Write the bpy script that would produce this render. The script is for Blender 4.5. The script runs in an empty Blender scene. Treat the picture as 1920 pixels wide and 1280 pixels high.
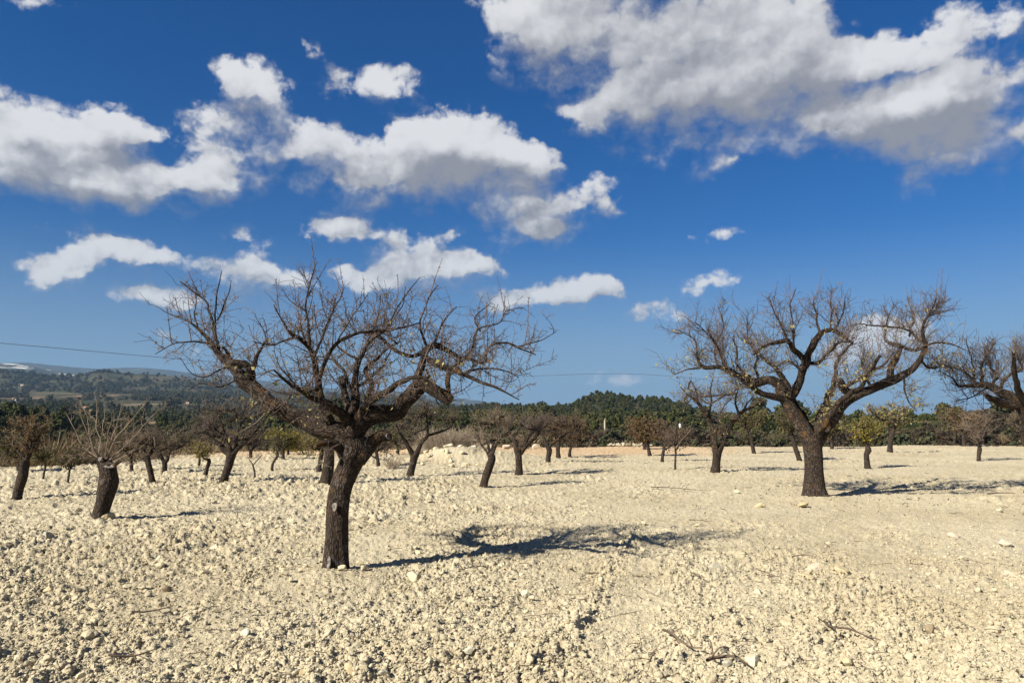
import bpy, math, random
import numpy as np
from mathutils import Vector, Matrix

SC = bpy.context.scene
COL = SC.collection
R = math.radians
FPX = 1387.0            # focal length in pixels of the 1920 wide photograph
CAM_H = 1.6
PITCH = math.atan((790 - 640) / FPX)

# ------------------------------------------------------------------ camera
cam_data = bpy.data.cameras.new('camera')
cam_data.sensor_width = 36.0
cam_data.lens = FPX / 1920 * 36.0
cam_data.clip_start = 0.05
cam_data.clip_end = 60000
cam = bpy.data.objects.new('camera', cam_data)
COL.objects.link(cam)
cam.location = (0, 0, CAM_H)
cam.rotation_euler = (R(90) + PITCH, 0, 0)
SC.camera = cam

# ------------------------------------------------------------------ exposure, sampling
SC.view_settings.view_transform = 'Standard'
SC.view_settings.look = 'None'
SC.view_settings.gamma = 1.0
SC.view_settings.use_curve_mapping = False
SC.view_settings.exposure = 1.25
SC.render.engine = 'CYCLES'
SC.cycles.max_bounces = 6
SC.cycles.diffuse_bounces = 3
SC.cycles.transparent_max_bounces = 8
SC.cycles.volume_bounces = 1
SC.cycles.use_denoising = True

# ------------------------------------------------------------------ sun and sky
SUN_EL = R(34)
SHADOW = Vector((0.80, 0.60, 0)).normalized()          # the way shadows fall on the ground
sun_from = Vector((-SHADOW.x * math.cos(SUN_EL), -SHADOW.y * math.cos(SUN_EL), math.sin(SUN_EL)))
sun_data = bpy.data.lights.new('sun', 'SUN')
sun_data.energy = 5.0
sun_data.angle = R(0.53)
sun_data.color = (1.0, 0.93, 0.80)
sun = bpy.data.objects.new('sun', sun_data)
COL.objects.link(sun)
sun.location = sun_from * 60
sun.rotation_euler = sun_from.to_track_quat('Z', 'Y').to_euler()


def cam_ray(px, py):
    cx = (px - 960) / FPX
    cz = (640 - py) / FPX
    return Vector((cx, math.cos(PITCH) - cz * math.sin(PITCH), math.sin(PITCH) + cz * math.cos(PITCH)))


def azel(px, py):
    d = cam_ray(px, py).normalized()
    return math.atan2(d.x, d.y), math.asin(d.z)


SKY_STRENGTH = 0.05
SKY_SAT = 1.45
SKY_TINT = (0.40, 0.53, 0.715)
SKY_HORIZON = (2.5, 3.45, 4.45)
SKY_ROT = math.atan2(sun_from.x, sun_from.y)
CLOUD_LIT, CLOUD_LIT_LOW = (6.75, 6.75, 6.85), (6.3, 6.4, 6.5)
CLOUD_SHADE, CLOUD_SHADE_LOW = (2.5, 2.55, 2.85), (2.2, 2.6, 3.25)

world = bpy.data.worlds.new('World')
SC.world = world
world.use_nodes = True
world.cycles.sampling_method = 'MANUAL'
world.cycles.sample_map_resolution = 512
wt = world.node_tree
wt.nodes.clear()


class NT:
    """small helper that strings shader nodes together"""
    def __init__(s, tree):
        s.t = tree

    def n(s, kind, **kw):
        nd = s.t.nodes.new(kind)
        for k, v in kw.items():
            setattr(nd, k, v)
        return nd

    def put(s, sock, v):
        if isinstance(v, bpy.types.NodeSocket):
            s.t.links.new(v, sock)
        elif v is not None:
            sock.default_value = v

    def math(s, op, a, b=None, c=None, clamp=False):
        nd = s.n('ShaderNodeMath', operation=op, use_clamp=clamp)
        s.put(nd.inputs[0], a)
        s.put(nd.inputs[1], b)
        s.put(nd.inputs[2], c)
        return nd.outputs[0]

    def vmath(s, op, a, b=None):
        nd = s.n('ShaderNodeVectorMath', operation=op)
        s.put(nd.inputs[0], a)
        s.put(nd.inputs[1], b)
        return nd.outputs[0]

    def step(s, v, lo, hi, a=0.0, b=1.0, smooth=True):
        nd = s.n('ShaderNodeMapRange', interpolation_type='SMOOTHSTEP' if smooth else 'LINEAR')
        for k, x in zip(range(5), (v, lo, hi, a, b)):
            s.put(nd.inputs[k], x)
        return nd.outputs[0]

    def noise(s, vec, scale, detail=3, rough=0.55, dim='3D', dist=0.0, ntype='FBM'):
        nd = s.n('ShaderNodeTexNoise', noise_dimensions=dim, noise_type=ntype)
        s.put(nd.inputs['Vector'], vec)
        s.put(nd.inputs['Scale'], scale)
        nd.inputs['Detail'].default_value = detail
        nd.inputs['Roughness'].default_value = rough
        nd.inputs['Distortion'].default_value = dist
        return nd.outputs[0]

    def noisec(s, vec, scale, detail=3, rough=0.55, dim='3D'):
        nd = s.n('ShaderNodeTexNoise', noise_dimensions=dim)
        s.put(nd.inputs['Vector'], vec)
        s.put(nd.inputs['Scale'], scale)
        nd.inputs['Detail'].default_value = detail
        nd.inputs['Roughness'].default_value = rough
        return nd.outputs[1]

    def mix(s, f, a, b, blend='MIX'):
        nd = s.n('ShaderNodeMix', data_type='RGBA', blend_type=blend)
        s.put(nd.inputs[0], f)
        for sock, v in ((nd.inputs[6], a), (nd.inputs[7], b)):
            if isinstance(v, tuple) and len(v) == 3:
                v = v + (1.0,)
            s.put(sock, v)
        return nd.outputs[2]

    def comb(s, x, y, z=0.0):
        nd = s.n('ShaderNodeCombineXYZ')
        for k, v in enumerate((x, y, z)):
            s.put(nd.inputs[k], v)
        return nd.outputs[0]

    def sep(s, v):
        nd = s.n('ShaderNodeSeparateXYZ')
        s.put(nd.inputs[0], v)
        return nd.outputs


# clouds: (x, y, half width, half height, tilt, strength) as read off the photograph, turned into azimuth and elevation
CLOUDS = [
    # the big bank, upper right
    (1250, -60, 400, 190, 0, 1.0), (1010, 70, 150, 110, -20, .85), (1180, 130, 210, 130, 0, 1.0), (1390, 90, 190, 160, 0, 1.0),
    (1240, 190, 240, 75, -5, .8), (1420, 170, 190, 100, -15, .9), (1680, 90, 260, 52, -6, .75), (1500, 70, 130, 100, 0, .85), (1550, 150, 150, 85, 0, .75), (1740, 225, 190, 80, -5, .8),
    (1690, 190, 270, 115, -14, 1.1), (1560, 230, 220, 64, 0, .85), (1860, 250, 190, 70, -10, .8), (1750, 290, 170, 60, 10, .6),
    (1780, 170, 140, 80, -10, .7), (960, 30, 110, 60, 20, .5), (1120, 250, 120, 44, 25, .50), (1260, 275, 115, 56, -10, .60),
    (1370, 295, 115, 46, -18, .62), (1760, 335, 100, 42, -15, .6), (1885, 327, 75, 30, -15, .48), (1900, 20, 90, 45, 0, .45),
    (1780, 12, 80, 30, 0, .3), (1990, 120, 160, 60, -10, .5), (2050, 250, 200, 90, 0, .8),
    # the left group
    (200, 235, 105, 72, 0, 1.0), (235, 245, 90, 40, -10, .6), (40, 280, 130, 70, 0, .8), (150, 310, 210, 90, 5, 1.15),
    (300, 345, 190, 68, 0, .9), (385, 310, 85, 75, 0, .85), (200, 360, 180, 58, 0, .7), (45, 210, 130, 58, 15, .58), (65, 235, 80, 35, 10, .36),
    (-70, 300, 160, 90, 0, .8), (320, 250, 60, 50, 0, .45),
    # centre left
    (475, 168, 100, 70, 10, 1.0), (440, 140, 70, 42, 25, .5), (655, 160, 105, 54, 0, .58), (735, 155, 75, 48, 0, .62), (580, 92, 42, 30, 0, .4),
    (742, 217, 48, 22, 0, .4), (485, 245, 135, 70, 0, .72), (390, 215, 70, 38, 0, .34), (500, 300, 90, 55, 0, .42), (480, 340, 85, 60, 0, .45),
    (620, 275, 105, 72, 0, .85), (830, 265, 150, 92, -5, 1.1), (890, 285, 190, 66, 5, .95), (980, 295, 130, 42, 8, .75), (760, 300, 130, 70, 0, .7),
    (640, 345, 150, 52, -5, .66), (790, 350, 170, 62, 0, .8), (930, 350, 110, 60, 0, .7), (1020, 375, 140, 72, 5, .85), (980, 425, 110, 56, 0, .75),
    (1120, 355, 90, 42, -10, .5), (1155, 397, 50, 36, 0, .6), (1055, 440, 66, 34, 0, .5), (1010, 440, 60, 34, 0, .45),
    # lower band
    (100, 515, 95, 58, 0, 1.0), (135, 490, 70, 35, -10, .6), (262, 480, 150, 42, 6, .8), (225, 455, 70, 30, 0, .4), (350, 495, 60, 28, 0, .22), (270, 543, 92, 40, 5, .8),
    (335, 555, 90, 32, 5, .6), (490, 512, 118, 52, 6, 1.2), (450, 560, 170, 32, 0, .4), (530, 570, 100, 24, 0, .3), (450, 450, 70, 40, 0, .55), (85, 437, 66, 24, 0, .46), (165, 425, 60, 40, 0, .24),
    (650, 415, 110, 48, -15, .66), (740, 460, 140, 58, 10, .7), (620, 430, 80, 30, 0, .38), (848, 434, 44, 32, 0, .6), (830, 510, 155, 54, -5, .85), (710, 530, 135, 46, -5, .74),
    (880, 500, 80, 38, 0, .45), (640, 520, 80, 34, 0, .32), (1030, 555, 170, 40, -4, .9), (1090, 540, 80, 44, 0, .75), (940, 560, 90, 32, 0, .5),
    (1330, 530, 84, 32, -6, .8), (1350, 437, 42, 22, 0, .55), (1290, 438, 28, 20, 0, .36), (1397, 444, 24, 14, 0, .28), (1230, 583, 86, 34, 0, .7), (1290, 592, 70, 20, 0, .26),
    (1660, 652, 120, 88, 0, 2.0), (1590, 675, 90, 60, 0, .6), (1520, 640, 60, 34, 0, .4), (315, 627, 44, 26, 0, .5), (220, 655, 120, 26, 4, .22), (1125, 718, 62, 22, 0, .42), (1010, 690, 60, 16, 0, .26), (1185, 720, 40, 18, 0, .32),
    (370, 655, 60, 40, 0, .3), (1765, 745, 50, 20, 0, .3), (60, 0, 150, 30, 0, .45), (1000, 730, 80, 14, 0, .2),
]


def build_world():
    w = NT(wt)
    out = w.n('ShaderNodeOutputWorld')
    tc = w.n('ShaderNodeTexCoord')
    sky = w.n('ShaderNodeTexSky', sky_type='NISHITA', sun_disc=False)
    sky.sun_elevation = SUN_EL
    sky.sun_rotation = SKY_ROT
    sky.altitude = 300
    sky.air_density = 1.0
    sky.dust_density = 0.2
    sky.ozone_density = 3.0
    d = tc.outputs['Generated']
    x, y, z = w.sep(w.vmath('NORMALIZE', d))
    az = w.math('ARCTAN2', x, y)
    # beyond the view the same run of clouds goes on, mirrored every 82 degrees
    A = R(41)
    az = w.math('SUBTRACT', w.math('PINGPONG', w.math('ADD', az, A), 2 * A), A)
    el = w.math('ARCSINE', z)
    p = w.comb(az, el)
    warp = w.vmath('SUBTRACT', w.noisec(p, 15, 4, 0.55, '2D'), (0.5, 0.5, 0.5))
    pw = w.vmath('ADD', p, w.vmath('MULTIPLY', warp, (0.050, 0.036, 0)))
    pw1 = w.vmath('ADD', pw, (-0.012, 0.030, 0))
    ns_vec = w.vmath('MULTIPLY', p, (1.0, 1.25, 1))
    # billows: rounded heads at several sizes
    wob = w.vmath('ADD', ns_vec, w.vmath('MULTIPLY', w.vmath('SUBTRACT', w.noisec(p, 40, 3, 0.6, '2D'), (0.5, 0.5, 0.5)), (0.022, 0.022, 0)))

    def billow(v, scale, detail):
        vo = w.n('ShaderNodeTexVoronoi', voronoi_dimensions='2D', feature='SMOOTH_F1')
        w.put(vo.inputs['Vector'], v)
        vo.inputs['Scale'].default_value = scale
        vo.inputs['Detail'].default_value = detail
        vo.inputs['Roughness'].default_value = 0.55
        vo.inputs['Lacunarity'].default_value = 2.2
        vo.inputs['Smoothness'].default_value = 0.35
        return w.math('SUBTRACT', 0.62, vo.outputs[0])
    b0 = billow(wob, 23, 2.0)
    b1 = billow(w.vmath('ADD', wob, (-0.007, 0.012, 0)), 23, 0.6)
    n0 = w.noise(ns_vec, 17, 7, 0.58, '2D')
    n2 = w.noise(ns_vec, 70, 6, 0.62, '2D')
    n3 = w.noise(ns_vec, 7, 3, 0.5, '2D')
    relief = w.math('MULTIPLY', w.math('SUBTRACT', b0, b1), w.step(el, 0.16, 0.42, 0.72, 0.34))
    nz = w.math('ADD', w.math('MULTIPLY', w.math('SUBTRACT', n0, 0.5), 1.25), w.math('MULTIPLY', w.math('SUBTRACT', n2, 0.5), 0.50))
    nz = w.math('ADD', nz, w.math('MULTIPLY', b0, 0.55))
    low = w.step(el, 0.02, 0.34)
    far_fade = w.step(el, 0.0, 0.12, 0.62, 0.98)
    hs = w.n('ShaderNodeHueSaturation')
    w.put(hs.inputs['Color'], sky.outputs[0])
    hs.inputs['Saturation'].default_value = SKY_SAT
    hs.inputs['Value'].default_value = 1.0
    hs.inputs['Hue'].default_value = 0.5
    clear = w.mix(w.step(el, -0.02, 0.26, 0.85, 0.0), w.mix(1.0, hs.outputs[0], SKY_TINT, 'MULTIPLY'), SKY_HORIZON)

    def background(c):
        bg = w.n('ShaderNodeBackground')
        w.put(bg.inputs['Color'], c)
        bg.inputs['Strength'].default_value = SKY_STRENGTH
        return bg.outputs[0]

    blobs = []
    for cx, cy, rx, ry, rot, amp in CLOUDS:
        a0, e0 = azel(cx, cy)
        a1, e1 = azel(cx + 8, cy)
        a2, e2 = azel(cx, cy - 8)
        sx, sy = rx * abs(a1 - a0) / 8 * 1.03, ry * abs(e2 - e0) / 8 * 1.03
        c, s_ = abs(math.cos(R(rot))), abs(math.sin(R(rot)))
        blobs.append((a0, e0, sx, sy, -R(rot), amp, sx * c + sy * s_, sx * s_ + sy * c))

    def chain(v, sel):
        acc = None
        for a0, e0, sx, sy, rot, amp, hx, hy in sel:
            mp = w.n('ShaderNodeMapping', vector_type='TEXTURE')
            wt.links.new(v, mp.inputs['Vector'])
            mp.inputs['Location'].default_value = (a0, e0, 0)
            mp.inputs['Rotation'].default_value = (0, 0, rot)
            mp.inputs['Scale'].default_value = (sx, sy, 1)
            gr = w.n('ShaderNodeTexGradient', gradient_type='SPHERICAL')
            wt.links.new(mp.outputs[0], gr.inputs[0])
            acc = w.math('MULTIPLY', gr.outputs[1], amp) if acc is None else w.math('MULTIPLY_ADD', gr.outputs[1], amp, acc)
        return acc

    def cell(az0, az1, el0, el1):
        m = 0.045
        sel = [b for b in blobs if b[0] + b[6] > az0 - m and b[0] - b[6] < az1 + m and b[1] + b[7] > el0 - m and b[1] - b[7] < el1 + m]
        if not sel:
            return background(clear)
        B0 = chain(pw, sel)
        B1 = chain(pw1, sel)
        grad = w.math('SUBTRACT', B0, B1)                              # + on the tops, - underneath
        dens = w.math('ADD', B0, w.math('MULTIPLY', nz, w.step(B0, 0.0, 0.3, 0.1, 0.80)))
        soft = w.step(grad, -0.14, 0.22, 1.15, 0.40)                   # crisp tops, ragged soft bottoms
        alpha = w.step(dens, 0.13, w.math('ADD', soft, 0.17))
        light = w.math('ADD', w.math('MULTIPLY', grad, 1.0), relief)
        light = w.math('SUBTRACT', w.math('ADD', light, 0.50), w.step(B0, 0.5, 1.9, 0.0, 0.42))
        light = w.math('ADD', light, w.math('MULTIPLY', w.math('SUBTRACT', n3, 0.5), 0.55))
        light = w.math('ADD', light, w.math('MULTIPLY', w.math('SUBTRACT', n2, 0.5), 0.10))
        lit = w.step(light, -0.12, 1.08)
        shade_c = w.mix(low, CLOUD_SHADE_LOW, CLOUD_SHADE)
        lit_c = w.mix(low, CLOUD_LIT_LOW, CLOUD_LIT)
        cloud_c = w.mix(lit, shade_c, lit_c)
        return background(w.mix(w.math('MULTIPLY', alpha, far_fade), clear, cloud_c))

    def split(lo, hi, axis, leaf):
        """binary tree over the cells, so that each direction only works out the clouds near it"""
        if len(lo) == 1:
            return leaf(lo[0], hi[0])
        k = len(lo) // 2
        mx = w.n('ShaderNodeMixShader')
        w.put(mx.inputs[0], w.math('GREATER_THAN', axis, lo[k]))
        wt.links.new(split(lo[:k], hi[:k], axis, leaf), mx.inputs[1])
        wt.links.new(split(lo[k:], hi[k:], axis, leaf), mx.inputs[2])
        return mx.outputs[0]

    ae = [R(v) for v in (-41, -11, 6, 41)]
    ee = [R(v) for v in (-90, 90)]
    res = split(ae[:-1], ae[1:], az, lambda a0, a1: split(ee[:-1], ee[1:], el, lambda e0, e1: cell(a0, a1, e0, e1)))
    wt.links.new(res, out.inputs[0])


build_world()


# ------------------------------------------------------------------ numpy noise
def _hash(ix, iy, seed):
    h = (ix.astype(np.int64) * 374761393 + iy.astype(np.int64) * 668265263 + seed * 1274126177) & 0xFFFFFFFF
    h = ((h ^ (h >> 13)) * 1103515245) & 0xFFFFFFFF
    h = ((h ^ (h >> 15)) * 2654435761) & 0xFFFFFFFF
    return ((h ^ (h >> 16)) & 0xFFFFFF) / float(0x1000000)


def vnoise(x, y, seed=0):
    """smooth value noise, -1..1"""
    ix, iy = np.floor(x), np.floor(y)
    fx, fy = x - ix, y - iy
    ux, uy = fx * fx * fx * (fx * (fx * 6 - 15) + 10), fy * fy * fy * (fy * (fy * 6 - 15) + 10)
    a, b = _hash(ix, iy, seed), _hash(ix + 1, iy, seed)
    c, d = _hash(ix, iy + 1, seed), _hash(ix + 1, iy + 1, seed)
    return ((a * (1 - ux) + b * ux) * (1 - uy) + (c * (1 - ux) + d * ux) * uy) * 2 - 1


def fbm(x, y, octaves=4, seed=0, gain=0.5):
    s, amp, tot = 0.0, 1.0, 0.0
    for k in range(octaves):
        s = s + amp * vnoise(x * 2 ** k + 17.3 * k, y * 2 ** k - 9.1 * k, seed + k * 7)
        tot += amp
        amp *= gain
    return s / tot


def lumps(x, y, cell, seed, keep=1.0):
    """rounded clods: one in each cell of a jittered grid, height 0..1"""
    gx, gy = x / cell, y / cell
    ix, iy = np.floor(gx), np.floor(gy)
    best = np.zeros_like(gx)
    for dx in (-1, 0, 1):
        for dy in (-1, 0, 1):
            cx, cy = ix + dx, iy + dy
            px = cx + 0.15 + 0.7 * _hash(cx, cy, seed)
            py = cy + 0.15 + 0.7 * _hash(cx, cy, seed + 1)
            rad = 0.30 + 0.42 * _hash(cx, cy, seed + 2) ** 1.5
            on = _hash(cx, cy, seed + 3) < keep
            asp = 0.7 + 0.6 * _hash(cx, cy, seed + 4)
            q = (((gx - px) * asp) ** 2 + ((gy - py) / asp) ** 2) / rad ** 2
            h = np.where(on, np.sqrt(np.clip(1 - q, 0, 1)) * rad * 1.5, 0)
            best = np.maximum(best, h)
    return best


# ------------------------------------------------------------------ shape of the land
# far edge of the ploughed field: azimuth (photograph column) against distance
EDGE_PX = np.array([-1400, -300, 0, 140, 200, 300, 430, 700, 1000, 1400, 1920, 2600])
EDGE_D = np.array([25, 25, 26.6, 27.6, 29.2, 32.5, 39.5, 41, 45.5, 48.5, 49, 49])


def edge_y(u):
    return np.interp(u * FPX + 960, EDGE_PX, EDGE_D)


def macro(x, y):
    """the slow swell of the field"""
    x, y = np.asarray(x, float), np.asarray(y, float)
    z = 0.07 * vnoise(x / 7 + 3.1, y / 7, 5) + 0.03 * vnoise(x / 2.1, y / 2.1 + 8, 6)
    z = z * np.clip((y - 7) / 10, 0.12, 1) - 0.02
    for tx, ty, tr, th in ((-1.86, 7.87, 0.42, 0.07), (6.5, 15.9, 0.6, 0.08), (-6.65, 12.0, 0.45, 0.05)):    # soil banked round the old trunks
        z = z + th * np.exp(-((x - tx) ** 2 + (y - ty) ** 2) / tr ** 2)
    z = z + 0.06 * np.exp(-((x + 0.4) / 1.9) ** 2 - ((y - 10.7) / 1.3) ** 2)
    z = z + 0.50 * np.exp(-(((x + 2.4) / 1.6) ** 2 + ((y - 29.5) / 1.5) ** 2)) + 0.35 * np.exp(-(((x + 0.6) / 1.8) ** 2 + ((y - 31) / 1.5) ** 2))
    return z


def roughness(x, y):
    """where the plough left coarse clods (1) and where the soil lies finer (0)"""
    r = 0.60 + 0.85 * fbm(x / 2.6, y / 3.4, 3, 31) - 0.06 * np.clip(x, -5, 4.5) + 0.10 * np.clip((y - 12) / 10, 0, 1)
    # wheel tracks of the tractor that turned the soil
    for off in (1.2, 2.9):
        cx = off + 0.35 * (y - 5) + 0.5 * np.sin(y * 0.35)
        r = r - 0.35 * np.exp(-((x - cx) / 0.28) ** 2)
    # ruts where the soil broke into coarser lumps, and the smooth strip a tyre left beside them
    c1 = 0.27 * (y - 4.3) + 0.05 * np.sin(y * 2.1)
    r = r + 0.55 * np.exp(-((x - c1) / 0.13) ** 2) * (y < 12) - 0.40 * np.exp(-((x - c1 - 0.42) / 0.22) ** 2) * (y < 14)
    c2 = -2.9 + 0.10 * (y - 5) + 0.08 * np.sin(y * 1.3)
    r = r + 0.35 * np.exp(-((x - c2) / 0.16) ** 2) - 0.30 * np.exp(-((x - c2 - 0.4) / 0.22) ** 2)
    return np.clip(r, 0.24, 1.15)


def detail(x, y):
    r = roughness(x, y)
    wx, wy = x + 0.03 * vnoise(x * 9, y * 9, 71), y + 0.03 * vnoise(x * 9 + 5, y * 9, 72)
    z = 0.050 * r * lumps(wx, wy, 0.066, 41, 0.5)
    z = z + 0.032 * r * lumps(wx, wy, 0.034, 51, 0.7) * np.clip((16 - y) / 8, 0, 1)
    z = z + 0.09 * np.clip(r - 0.25, 0, 1) * lumps(wx, wy, 0.18, 61, 0.13)
    z = z + 0.024 * fbm(x * 4, y * 4, 4, 81) * (0.5 + 0.7 * r) + 0.012 * fbm(x * 22, y * 22, 2, 83)
    z = z + 0.055 * np.clip((y - 11) / 8, 0, 1) * np.clip(r, 0.35, 1) * lumps(wx, wy, 0.135, 63, 0.5)
    # shallow furrow lines that sweep across from the left foreground
    s = x * 0.80 - y * 0.60 + 0.35 * vnoise(x / 1.5, y / 1.5, 91)
    z = z + 0.011 * np.sin(s * 2 * math.pi / 0.62) * np.clip(0.6 + vnoise(x / 3, y / 3, 92), 0, 1)
    return z


def ground_z(x, y):
    return macro(x, y) + detail(x, y)


def gz(x, y):
    return float(macro(x, y))


def px_to_ground(px, py):
    d = cam_ray(px, py)
    k = -CAM_H / d.z
    return d.x * k, d.y * k


def new_mesh(name, verts, faces, mat, parent=None, loc=None, smooth=True, uv=None, kind=None, link=True):
    """verts (N,3); faces (M,3 or 4) array or list of such arrays"""
    me = bpy.data.meshes.new(name)
    verts = np.asarray(verts, np.float32)
    groups = faces if isinstance(faces, list) else [faces]
    groups = [np.asarray(g, np.int32) for g in groups if len(g)]
    me.vertices.add(len(verts))
    me.vertices.foreach_set('co', verts.ravel())
    nl = sum(g.size for g in groups)
    nf = sum(len(g) for g in groups)
    me.loops.add(nl)
    me.loops.foreach_set('vertex_index', np.concatenate([g.ravel() for g in groups]))
    me.polygons.add(nf)
    tot = np.concatenate([np.full(len(g), g.shape[1], np.int32) for g in groups])
    me.polygons.foreach_set('loop_start', np.concatenate(([0], np.cumsum(tot)[:-1])).astype(np.int32))
    me.polygons.foreach_set('use_smooth', np.full(nf, bool(smooth)))
    if uv is not None:
        l = me.uv_layers.new(name='UVMap')
        idx = np.concatenate([g.ravel() for g in groups])
        l.data.foreach_set('uv', np.asarray(uv, np.float32)[idx].ravel())
    me.update(calc_edges=True)
    if mat is not None:
        me.materials.append(mat)
    o = bpy.data.objects.new(name, me)
    if link:
        COL.objects.link(o)
    if parent is not None:
        o.parent = parent
    if loc is not None:
        o.location = loc
    if kind:
        o['kind'] = kind
    return o


def tag(o, label=None, cat=None, group=None, kind=None):
    for k, v in (('label', label), ('category', cat), ('group', group), ('kind', kind)):
        if v:
            o[k] = v
    return o


def empty(name, loc, label, cat, group=None):
    o = bpy.data.objects.new(name, None)
    COL.objects.link(o)
    o.location = loc
    o.empty_display_size = 0.3
    return tag(o, label, cat, group)


# ------------------------------------------------------------------ materials
def material(name, rough=0.9, spec=0.2):
    m = bpy.data.materials.new(name)
    m.use_nodes = True
    b = m.node_tree.nodes['Principled BSDF']
    b.inputs['Roughness'].default_value = rough
    b.inputs['Specular IOR Level'].default_value = spec
    return m, NT(m.node_tree), b


def bump(w, b, h, strength, dist):
    nd = w.n('ShaderNodeBump')
    nd.inputs['Strength'].default_value = strength
    nd.inputs['Distance'].default_value = dist
    w.put(nd.inputs['Height'], h)
    w.put(b.inputs['Normal'], nd.outputs[0])


def soil_colour(w, pos):
    n = w.noise(pos, 0.35, 4, 0.6)
    n2 = w.noise(pos, 9, 5, 0.65)
    base = w.mix(w.step(n, 0.36, 0.66), SOIL_A, SOIL_B)
    base = w.mix(w.step(n2, 0.35, 0.75, 0.0, 0.45), base, SOIL_C)
    # a band of ochre earth along the far side of the field
    x, y, z = w.sep(pos)
    wob = w.math('MULTIPLY', w.math('SUBTRACT', w.noise(pos, 0.22, 3), 0.5), 9.0)
    yy = w.math('ADD', y, wob)
    near = w.math('SUBTRACT', 33.5, w.math('MULTIPLY', x, -0.17))
    ochre = w.math('MULTIPLY', w.step(yy, near, w.math('ADD', near, 7)), w.step(x, 8, 16, 1, 0.12))
    base = w.mix(w.math('MULTIPLY', ochre, 0.75), base, (0.43, 0.295, 0.17))
    return base


SOIL_A, SOIL_B, SOIL_C = (0.415, 0.364, 0.252), (0.350, 0.298, 0.196), (0.455, 0.406, 0.297)


def make_soil():
    m, w, b = material('soil', 0.95, 0.1)
    pos = w.n('ShaderNodeNewGeometry').outputs['Position']
    w.put(b.inputs['Base Color'], soil_colour(w, pos))
    h = w.math('ADD', w.noise(pos, 60, 4, 0.7), w.math('MULTIPLY', w.noise(pos, 22, 3, 0.6), 1.2))
    bump(w, b, h, 0.9, 0.012)
    return m


def make_clod():
    m, w, b = material('clod', 0.95, 0.1)
    pos = w.n('ShaderNodeNewGeometry').outputs['Position']
    c = soil_colour(w, pos)
    rnd = w.n('ShaderNodeObjectInfo').outputs['Random']
    tone = w.step(rnd, 0, 1, 0.78, 1.08, smooth=False)
    c = w.mix(1.0, c, w.comb(tone, tone, tone), 'MULTIPLY')
    c = w.mix(w.step(rnd, 0.955, 0.965, 0, 0.5), c, (0.52, 0.37, 0.26))
    w.put(b.inputs['Base Color'], c)
    bump(w, b, w.noise(pos, 110, 3, 0.7), 0.6, 0.006)
    return m


M_SOIL, M_CLOD = make_soil(), make_clod()


# ------------------------------------------------------------------ the ploughed field, one sheet
def build_field():
    fine = np.radians(np.concatenate([np.arange(-47, -37.5, 0.16), np.arange(-37.5, 37.5, 0.08), np.arange(37.5, 47.01, 0.16)]))
    coarse = np.radians(np.linspace(47, 313, 64)[1:-1])
    phi = np.concatenate([fine, coarse])
    py = np.concatenate([np.array([4600, 3200, 2300, 1800, 1560, 1440, 1390]), np.arange(1360, 1000, -1.5), np.arange(1000, 832, -0.72)])
    d = CAM_H * FPX / (py - 790.0)
    d = np.concatenate([[0.01], d])
    P, D = np.meshgrid(phi, d, indexing='ij')
    inview = np.abs(((P + np.pi) % (2 * np.pi)) - np.pi) < R(58)
    E = np.where(inview, edge_y(np.tan(np.where(inview, P, 0))) / np.cos(np.where(inview, P, 0)), 40.0)
    blend = np.clip((np.abs(((P + np.pi) % (2 * np.pi)) - np.pi) - R(48)) / R(9), 0, 1)
    E = E * (1 - blend) + 40.0 * blend
    cosf = np.where(inview, np.cos(P), 0.55)
    r = np.minimum(D / np.maximum(cosf, 0.55), E)
    # keep rows distinct near the rim: the last rows are squeezed up to the edge
    last = D.max()
    r = np.where(r >= E, E - 0.004 * (last - D), r)
    r[:, -1] = E[:, -1]
    X, Y = np.sin(P) * r, np.cos(P) * r
    xf, yf = X.ravel(), Y.ravel()
    Z = macro(xf, yf) + detail(xf, yf) * np.clip(r.ravel() / 3, 0, 1)
    n, m = X.shape
    # the rim turns down into the bank
    V = np.stack([xf, yf, Z], 1).reshape(n, m, 3)
    rim = V[:, -1:, :].copy()
    rim[:, :, 0] *= 1.004
    rim[:, :, 1] *= 1.004
    rim[:, :, 2] -= 1.2
    V = np.concatenate([V, rim], 1)
    m += 1
    i = np.arange(n)[:, None]
    j = np.arange(m - 1)[None, :]
    i2 = (i + 1) % n
    F = np.stack([i * m + j, i * m + j + 1, i2 * m + j + 1, i2 * m + j], -1).reshape(-1, 4)
    o = new_mesh('ploughed_field', V.reshape(-1, 3), F, M_SOIL, smooth=True, kind='structure')
    return o


build_field()


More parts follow.
